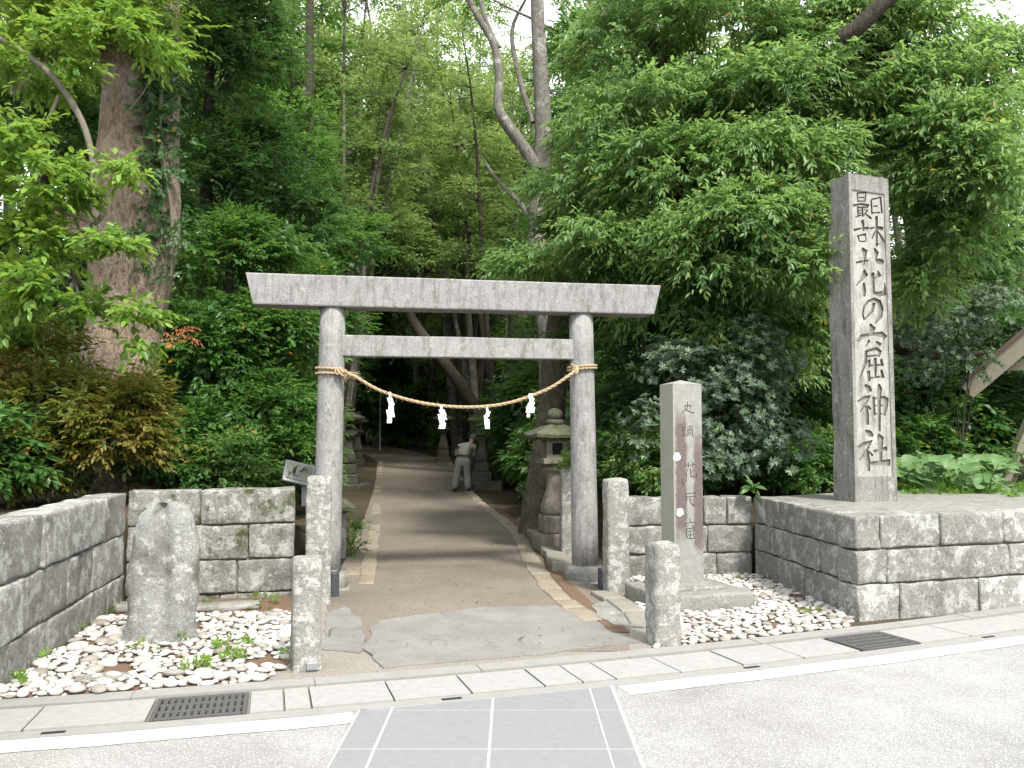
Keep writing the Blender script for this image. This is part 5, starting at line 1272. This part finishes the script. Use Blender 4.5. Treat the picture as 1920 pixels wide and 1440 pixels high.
evergreen('dark mossy trunked tree directly behind the large lantern', (*tuple(at(1015, 965, 13.0))[:2], 0), [[(1018, 1000, 13.0, 100), (1020, 950, 13.0, 82), (1026, 850, 13.0, 62), (1036, 740, 13.0, 54), (1044, 640, 13.0, 48), (1052, 560, 13.0, 42), (1070, 440, 13.0, 34), (1085, 300, 13.0, 22)]],
          [blob(1090, 420, 12.6, 80, 60, .6, 26), blob(1010, 510, 12.2, 60, 30, .5, 14), blob(1120, 330, 12.8, 60, 60, .6, 18), blob(1110, 620, 12.6, 50, 60, .4, 14)], 42, 'leaf_ever', 22, 8, .09, .04, .32, (.24, .4), 26, 'bark_moss', 'mossy_tree')

# --- background trees of the wood: five kinds, copied
def wood_tree(seed, h, rad, nst, leafm, bark, ncl, ns=17, ll=.13, lw=.058, bare=.22):
    rg_ = R(seed); rr = random.Random(seed); parts = []; roots = []
    for s in range(nst):
        a = rr.uniform(0, 6.28); lean = rr.uniform(.05, .2) * h; top = h * rr.uniform(.72, 1.0); wob = rr.uniform(.2, .5)
        pts = []
        for i in range(9):
            t = i / 8
            pts.append(Vector((math.cos(a) * lean * t ** 1.3 + wob * math.sin(t * 5 + a) * t * .6, math.sin(a) * lean * t ** 1.3 + wob * math.cos(t * 4 + a) * t * .6, top * t - .3 * (i == 0))))
        r0 = rr.uniform(.09, .16)
        parts.append(tube(pts, [r0 * (1 - .85 * i / 8) for i in range(9)], 7, .15, seed + s, False)); roots += pts[2:]
    bl = []
    for p in roots:
        t = p.z / h
        if t < bare: continue
        bl.append((p.x, p.y, p.z, rad * (1.15 - .5 * t), rad * (1.15 - .5 * t), .75, 0))
    cl = []
    for i in range(ncl):
        b_ = bl[rg_.integers(0, len(bl))]; cl += clumps_of([(*b_[:6], 1)], rg_, (.3, .62))
    lv = fill_clumps(cl, rg_, ns, 7, ll, lw, .42, .5, .35, False, True)
    lb = limbs(roots, cl, rg_, min(90, ncl), .030, 4)
    tv, tf = merge(parts); bv, bf = merge(lb)
    return (mesh('trunk', tv, tf, M[bark], True), mesh('branches', bv, bf, M[bark], True), leaf_mesh('crown', [lv], M[leafm]))
PROTO = [wood_tree(101, 12.5, 1.5, 3, 'leaf_far', 'bark_grey', 120), wood_tree(102, 14, 1.4, 3, 'leaf_far', 'bark_dark', 105, bare=.45), wood_tree(103, 11, 1.7, 4, 'leaf_ever', 'bark_dark', 140), wood_tree(104, 15, 1.5, 3, 'leaf_far', 'bark_grey', 110, bare=.42), wood_tree(105, 9, 1.6, 3, 'leaf_dark', 'bark_dark', 130)]
ORD = ['first', 'second', 'third', 'fourth', 'fifth', 'sixth', 'seventh', 'eighth', 'ninth', 'tenth', 'eleventh', 'twelfth', 'thirteenth', 'fourteenth', 'fifteenth', 'sixteenth', 'seventeenth', 'eighteenth', 'nineteenth', 'twentieth', 'twenty-first', 'twenty-second', 'twenty-third', 'twenty-fourth', 'twenty-fifth', 'twenty-sixth', 'twenty-seventh', 'twenty-eighth', 'twenty-ninth', 'thirtieth', 'thirty-first', 'thirty-second', 'thirty-third', 'thirty-fourth', 'thirty-fifth', 'thirty-sixth', 'thirty-seventh', 'thirty-eighth', 'thirty-ninth', 'fortieth', 'forty-first', 'forty-second', 'forty-third', 'forty-fourth', 'forty-fifth', 'forty-sixth', 'forty-seventh', 'forty-eighth', 'forty-ninth', 'fiftieth', 'fifty-first', 'fifty-second', 'fifty-third', 'fifty-fourth', 'fifty-fifth', 'fifty-sixth', 'fifty-seventh', 'fifty-eighth', 'fifty-ninth', 'sixtieth', 'sixty-first', 'sixty-second', 'sixty-third', 'sixty-fourth', 'sixty-fifth', 'sixty-sixth', 'sixty-seventh', 'sixty-eighth', 'sixty-ninth', 'seventieth', 'seventy-first', 'seventy-second', 'seventy-third', 'seventy-fourth', 'seventy-fifth', 'seventy-sixth']
spots = [(655, 20, 1, 1.0), (590, 21, 0, 1.0), (520, 19, 2, 1.1), (960, 19.5, 2, .95), (1075, 18, 2, 1.0), (700, 24, 3, .95), (640, 27, 0, 1.05), (935, 25, 1, 1.0), (1000, 28, 0, 1.1), (880, 29, 3, 1.0), (570, 30, 1, 1.1), (760, 36, 0, 1.1), (700, 33, 1, 1.2), (820, 36, 1, 1.1), (860, 41, 0, 1.15), (780, 43, 3, 1.1), (680, 40, 2, 1.2), (930, 37, 2, 1.2), (1010, 36, 3, 1.15), (620, 38, 3, 1.2), (500, 26, 0, 1.0), (430, 22, 1, 1.0), (340, 20, 2, 1.0), (230, 19, 0, 1.0), (110, 18, 2, 1.0), (10, 17, 1, 1.0), (60, 23, 3, 1.0), (300, 27, 3, 1.05), (180, 26, 1, 1.0), (400, 33, 0, 1.1), (1160, 22, 1, 1.0), (1260, 20, 3, .9), (1120, 29, 0, 1.0), (1380, 22, 0, .9), (1500, 19, 2, .9), (1620, 21, 1, .85), (1740, 19, 3, .8), (1860, 18, 2, .75), (1450, 30, 3, 1.0), (1300, 33, 2, 1.1), (1700, 28, 0, .9), (1900, 25, 1, .9), (480, 38, 2, 1.2), (1080, 42, 1, 1.2), (740, 29, 2, .8), (905, 33, 4, 1.0), (610, 24, 4, .9), (970, 23, 4, .9), (800, 30, 1, 1.0), (850, 34, 0, 1.1), (730, 31, 0, 1.0), (900, 40, 3, 1.2), (690, 28, 2, 1.0), (760, 41, 3, 1.25), (840, 45, 2, 1.4), (960, 33, 0, 1.1), (725, 26, 1, 1.15), (775, 32, 3, 1.35), (835, 30, 1, 1.25), (690, 36, 3, 1.45), (880, 36, 1, 1.35), (800, 40, 3, 1.5), (560, 24, 1, 1.1), (745, 40, 2, 1.6), (815, 43, 2, 1.7), (880, 42, 2, 1.6), (700, 44, 0, 1.6), (940, 44, 0, 1.5), (790, 37.5, 0, 1.4), (660, 30, 3, 1.2), (720, 22, 3, .95)]
def clear_path(p, gap):
    c = pathc(p.y) - .02 * max(0, p.y - 27) ** 2; d = p.x - c
    if p.y < 37 and abs(d) < gap: p.x = c + math.copysign(gap, d)
    return p
spots.sort(); rr = random.Random(8)
for i, (px, Y, k, sc) in enumerate(spots):
    p = clear_path(at(px, 815, Y), 2.2 if k in (1, 3) else 3.7); t_, b_, c_ = PROTO[k]; z = H(p.x, Y)
    lab = '%s wood tree, %s background tree from the long wall side' % (['slender grey stemmed', 'tall thin dark stemmed', 'bushy evergreen', 'lofty grey stemmed', 'low dark evergreen'][k], ORD[i])
    g = thing('wood_tree', lab, 'tree', (p.x, Y, z), rr.uniform(0, 6.28), 'trees of the wood behind the gate'); g.scale = (sc, sc, sc * rr.uniform(.92, 1.08))
    for nm, me in (('trunk', t_), ('twigs', b_), ('crown', c_)):
        q = link(nm, me, g)
        if nm == 'twigs': q['kind'] = 'stuff'
# leaning trunk over the path
evergreen('dark tree with a bare trunk leaning over the path behind the rope', (*tuple(at(905, 880, 25))[:2], .3), [[(935, 880, 25, 26), (905, 800, 25, 25), (878, 742, 25, 24), (840, 690, 25, 23), (800, 640, 25, 22), (765, 585, 25, 19), (735, 500, 25, 16), (720, 380, 25, 9)]], [blob(730, 420, 25, 70, 60, 1.2, 24), blob(790, 480, 25, 60, 50, 1.2, 18)], 51, 'leaf_far', 20, 7, .13, .055, .4, (.35, .6), 20, 'bark_dark', 'leaning_tree', 'tree', None, .04, .3, .5, True)

# --- undergrowth: bushes, three kinds copied
def bush_mesh(seed, leafm, ncl, ns, k, ll, lw, rx=.9, rz=.8, cheap=True):
    rg_ = R(seed); cl = clumps_of([(0, 0, rz * .75, rx, rx * .85, rz * .8, ncl)], rg_, (.16, .34))
    lv = fill_clumps(cl, rg_, ns, k, ll, lw, .28, .6, .3, False, cheap)
    return (leaf_mesh('foliage', [lv], M[leafm]), mesh('branches', *merge(limbs([Vector((0, 0, -.05)), Vector((.05, .03, .3)), Vector((-.08, .02, .35))], cl, rg_, 24, .02, 4)), M['twig'], True))
BUSH = [bush_mesh(201, 'leaf_ever', 60, 16, 7, .11, .05), bush_mesh(202, 'leaf_right', 60, 16, 7, .10, .045), bush_mesh(203, 'leaf_bright', 44, 14, 7, .09, .042, .7, .55)]
bs = [(945, 905, 15.5, 1, .75), (985, 880, 16.5, 0, 1.1), (955, 850, 19, 0, 1.5), (930, 840, 24, 0, 1.7), (1000, 800, 18, 0, 1.7), (890, 830, 27, 0, 1.7), (1070, 830, 15, 0, 1.5), (1090, 900, 12.5, 1, .9), (1140, 880, 11.5, 1, .8), (870, 835, 33, 0, 2.2), (800, 838, 39, 0, 2.2), (760, 838, 38, 0, 2.3), (840, 830, 38, 1, 2.4), (720, 845, 33, 2, 1.0), (745, 843, 35, 2, .9), (700, 850, 29.5, 2, 1.0), (730, 835, 34, 0, 2.2), (690, 830, 31, 0, 2.0), (655, 830, 27, 0, 1.8), (625, 850, 21, 0, 1.6), (600, 870, 16, 0, 1.3), (640, 880, 19, 1, 1.0), (560, 880, 13, 0, 1.1), (505, 890, 11.8, 1, .9), (590, 905, 12.3, 0, .8), (330, 890, 10.2, 0, .8), (445, 905, 10.2, 1, .65), (20, 900, 8.7, 1, .8), (-60, 880, 8.2, 0, .9), (1490, 900, 10.6, 0, .7), (1560, 890, 10.8, 1, .75), (1700, 860, 12.2, 0, 1.0), (1790, 860, 12.6, 0, 1.1), (1890, 850, 13.2, 0, 1.2), (1250, 880, 10.6, 0, .9), (1180, 870, 10.2, 1, .7), (900, 860, 22.8, 1, .9), (640, 800, 24, 0, 2.3), (580, 790, 20, 0, 2.3), (1020, 780, 22, 0, 2.4), (960, 800, 28, 0, 2.4), (770, 800, 43, 0, 3.6), (850, 790, 43, 0, 3.6), (690, 790, 40, 0, 3.6), (920, 790, 38, 0, 3.4), (620, 790, 34, 0, 3.2), (520, 790, 24, 0, 2.8), (1110, 780, 22, 0, 2.6), (1450, 800, 13.5, 0, 1.9), (1560, 800, 13.6, 0, 1.9), (1350, 800, 14, 0, 2.0), (1680, 800, 14.2, 0, 2.0), (1800, 800, 15, 0, 2.2), (1240, 800, 14, 0, 1.9), (250, 840, 12.5, 0, 1.7), (100, 840, 11.5, 1, 1.6), (735, 846, 34.5, 2, 1.1), (760, 846, 37.5, 2, 1.2), (700, 846, 31.5, 2, 1.1), (785, 846, 38, 2, 1.3), (680, 850, 27, 2, 1.0), (945, 900, 16.8, 2, .9)]
bs.sort()
for i, (px, py, Y, k, sc) in enumerate(bs):
    p = clear_path(at(px, py, Y), 1.75 + (1.35 if px < 690 and 20 < Y < 32 else 1.0) * sc); z = H(p.x, Y) - .08
    g = thing('bush', '%s bush in the undergrowth, %s bush counting from the long wall side' % (['dark green', 'glossy green', 'low bright green'][k], ORD[i]), 'bush', (p.x, Y, z), rr.uniform(0, 6.28), 'undergrowth bushes'); g.scale = (sc, sc, sc * rr.uniform(.85, 1.2))
    for nm, me in zip(('foliage', 'twigs'), BUSH[k]):
        q = link(nm, me, g)
        if nm == 'twigs': q['kind'] = 'stuff'
# --- wooded slope closing the view
hx = fr(-60, 60, 3); hy = fr(44, 90, 3)
sheet('hill', lambda u, v: (u, v, H(u, 44) - .4 + 11 * sstep(v, 44, 72) + 1.2 * noise.noise(Vector((u * .12, v * .12, 0)))), hx, hy, M['forest_floor'], 'wooded hillside far behind')
rg_ = R(61); n = 1500
hxs = rg_.uniform(-34, 40, n); hys = rg_.uniform(44.5, 66, n)
cl = [(np.array([x, y, H(x, 44) - .4 + 11 * sstep(y, 44, 72) + rg_.uniform(.2, 1.6)]), np.array([0, -.6, .8]), rg_.uniform(.6, 1.1)) for x, y in zip(hxs, hys)]
o = link('distant_wood', leaf_mesh('distant_wood', [fill_clumps(cl, rg_, 9, 6, .26, .13, .7, .7, .3, False, True)], M['leaf_dark'])); tag(o, 'far wooded slope seen as one mass of leaves', None, None, 'stuff')

# --- small plants
def round_leaf(r=.1):
    V = [Vector((0, 0, 0))] + [Vector((r * math.cos(a) * (1 + .05 * math.sin(5 * a)), r * math.sin(a), .012 + .014 * math.sin(3 * a))) for a in [2 * math.pi * (k + .35) / 16.7 for k in range(16)]]
    F = [(0, k, k + 1) for k in range(1, 16)]
    return mesh('round_leaf', V, F, M['leaf_round'], True)
RL = [round_leaf(.08), round_leaf(.112), round_leaf(.055)]
rr = random.Random(14)
pts = [(1705, 900), (1720, 925), (1745, 905), (1760, 930), (1785, 912), (1800, 935), (1830, 920), (1850, 938), (1735, 885), (1770, 890), (1815, 900), (1870, 925), (1700, 880), (1845, 905)]
pts.sort()
for i, (px, py) in enumerate(pts):
    Y = interp(py, [880, 905, 940], [11.6, 10.5, 9.75]); p = at(px, py, Y)
    g = thing('butterbur_plant', 'broad round leaved plant beyond the stele platform, %s of the row from the stele' % ORD[i], 'plant', (p.x, Y, .80), 0, 'round leaved plants beyond the platform')
    for k in range(rr.randint(6, 9)):
        a = rr.uniform(0, 6.28); d = rr.uniform(.05, .22); h = rr.uniform(.08, .40); tip = Vector((math.cos(a) * d, math.sin(a) * d, h))
        link('leaf', RL[rr.randint(0, 2)], g, tip, 0, (.62 + rr.uniform(-.35, .35), rr.uniform(-.4, .4), rr.uniform(-.5, .5)))
        v, f = tube([(0, 0, -.02), tip * .5 + Vector((0, 0, .04)), tip], [.006, .005, .004], 5); link('stalk', mesh('stalk', v, f, M['grass']), g)
def sprig(name, label, cat, base, n, ll, lw, up, seed, mat, slen=.1, k=6):
    rg_ = R(seed); P_ = rg_.normal(0, .03, (n, 3)) * np.array([1, 1, .3]); D = rg_.normal(0, .6, (n, 3)) + np.array([0, -.2, up]); N = np.array([0, -.2, 1.]) + rg_.normal(0, .2, (n, 3))
    g = thing(name, label, cat, base); link('leaves', leaf_mesh('leaves', [leaf_arrays(P_, D, N, np.full(n, slen) * rg_.uniform(.7, 1.2, n), k, ll, lw, rg_, .4)], M[mat]), g)
    v, f = merge([tube([(0, 0, -.05), tuple(P_[i] + nrm(D[i]) * slen * .8)], [.005, .003], 4) for i in range(n)]); link('stems', mesh('stems', v, f, M['grass']), g)
sprig('wall_seedling', 'glossy seedling with big leaves rooted on top of the wall corner', 'plant', tuple(at(1413, 915, 9.1)), 4, .13, .055, .3, 71, 'leaf_round', .06, 4)
sprig('post_sprig', 'bright sprig of leaves on top of the post by the large lantern', 'plant', (.68, 10.33, 1.12), 14, .085, .04, .8, 72, 'leaf_bright', .16, 6)
for i, (px, py, Y, lb) in enumerate(((668, 985, 10.9, 'narrow leaved fern beside the low stone marker, upper tuft'), (660, 1030, 10.7, 'narrow leaved fern at the foot of the low stone marker'))):
    sprig('fern', lb, 'fern', tuple(at(px, py, Y)), 16, .055, .018, .1, 80 + i, 'leaf_ever', .22, 12)
# strap leaved plant behind the wall near the sign
rg_ = R(75); b = at(545, 918, 9.6); g = thing('strap_leaved_plant', 'plant with long strap leaves below the information board', 'plant', b)
V, F = [], []
for k in range(22):
    a = rg_.uniform(0, 6.28); L = rg_.uniform(.35, .6); w_ = .022; q = len(V)
    for i in range(6):
        t = i / 5; c = Vector((math.cos(a) * L * .6 * t, math.sin(a) * L * .6 * t, L * (1.2 * t - .75 * t * t))); s_ = Vector((-math.sin(a), math.cos(a), 0)) * w_ * (1 - t * .9) ; V += [c - s_, c + s_]
    F += [(q + 2 * i, q + 2 * i + 1, q + 2 * i + 3, q + 2 * i + 2) for i in range(5)]
link('leaves', mesh('leaves', V, F, M['leaf_dark'], True), g)
# weeds between the pebbles and grass beyond the platform
rg_ = R(76); ch = []
def tufts(P_, n, ll, lw, slen, k=5):
    P_ = np.array(P_); idx = rg_.integers(0, len(P_), n); p = P_[idx] + rg_.normal(0, .035, (n, 3)) * np.array([1, 1, 0])
    D = rg_.normal(0, .5, (n, 3)) + np.array([0, 0, .8]); return leaf_arrays(p, D, np.array([0, 0, 1.]) + rg_.normal(0, .4, (n, 3)), np.full(n, slen), k, ll, lw, rg_, .2)
wp = [gp(*q) for q in ((255, 1200), (245, 1225), (285, 1225), (350, 1205), (420, 1215), (430, 1240), (380, 1258), (400, 1222), (345, 1265), (470, 1215), (490, 1145), (510, 1132), (480, 1128), (385, 1142), (225, 1150), (195, 1155), (140, 1190), (70, 1240), (35, 1285), (545, 1180), (560, 1250), (540, 1238), (330, 1192), (370, 1130), (440, 1245))]
ch.append(tufts([(x, y, .035) for x, y in wp], 150, .035, .018, .05))
wr = [gp(*q) for q in ((1350, 1142), (1390, 1090), (1410, 1135), (1520, 1155), (1385, 1078), (1345, 1140))]
ch.append(tufts([(x, y, .035) for x, y in wr], 34, .03, .015, .045))
o = link('weeds', leaf_mesh('weeds', ch, M['leaf_bright'])); tag(o, 'small green weeds growing among the white pebbles', None, None, 'stuff')
gpz = [(x, y, .83) for x, y in [(rg_.uniform(5.2, 7.5), rg_.uniform(9.2, 11.2)) for _ in range(200)] if y > 9.02 + .3 * (x - 5.0) - .1]
gpz += [(rg_.uniform(3.9, 5.6), rg_.uniform(9.6, 11.6), .82) for _ in range(200)]
o = link('grass', leaf_mesh('grass', [tufts(gpz, 600, .07, .007, .04, 6), tufts(gpz, 380, .045, .026, .06, 5)], M['grass'])); tag(o, 'weedy grass beyond the stele platform', None, None, 'stuff')
# litter of fallen leaves on the path and ground
n = 260; x = rg_.uniform(-1, 1, n); y = 7.0 + rg_.uniform(0, 1, n) ** 1.5 * 20
P_ = np.array([pfn(a * 1.25, b_) if b_ > 7.6 else (a * 1.0 - .2, b_ - .9, .02) for a, b_ in zip(x, y)]) + np.array([0, 0, .01])
ang = rg_.uniform(0, 6.28, n); D = np.stack([np.cos(ang), np.sin(ang), np.zeros(n)], 1)
o = link('leaf_litter', leaf_mesh('leaf_litter', [leaf_arrays(P_, D, np.array([0, 0, 1.]) + rg_.normal(0, .25, (n, 3)), np.full(n, .01), 1, .032, .014, rg_, .0)], plain('dead_leaf', (.16, .10, .05), .8, .5, 8, 0))); tag(o, 'scattered dead leaves on the path', None, None, 'stuff')
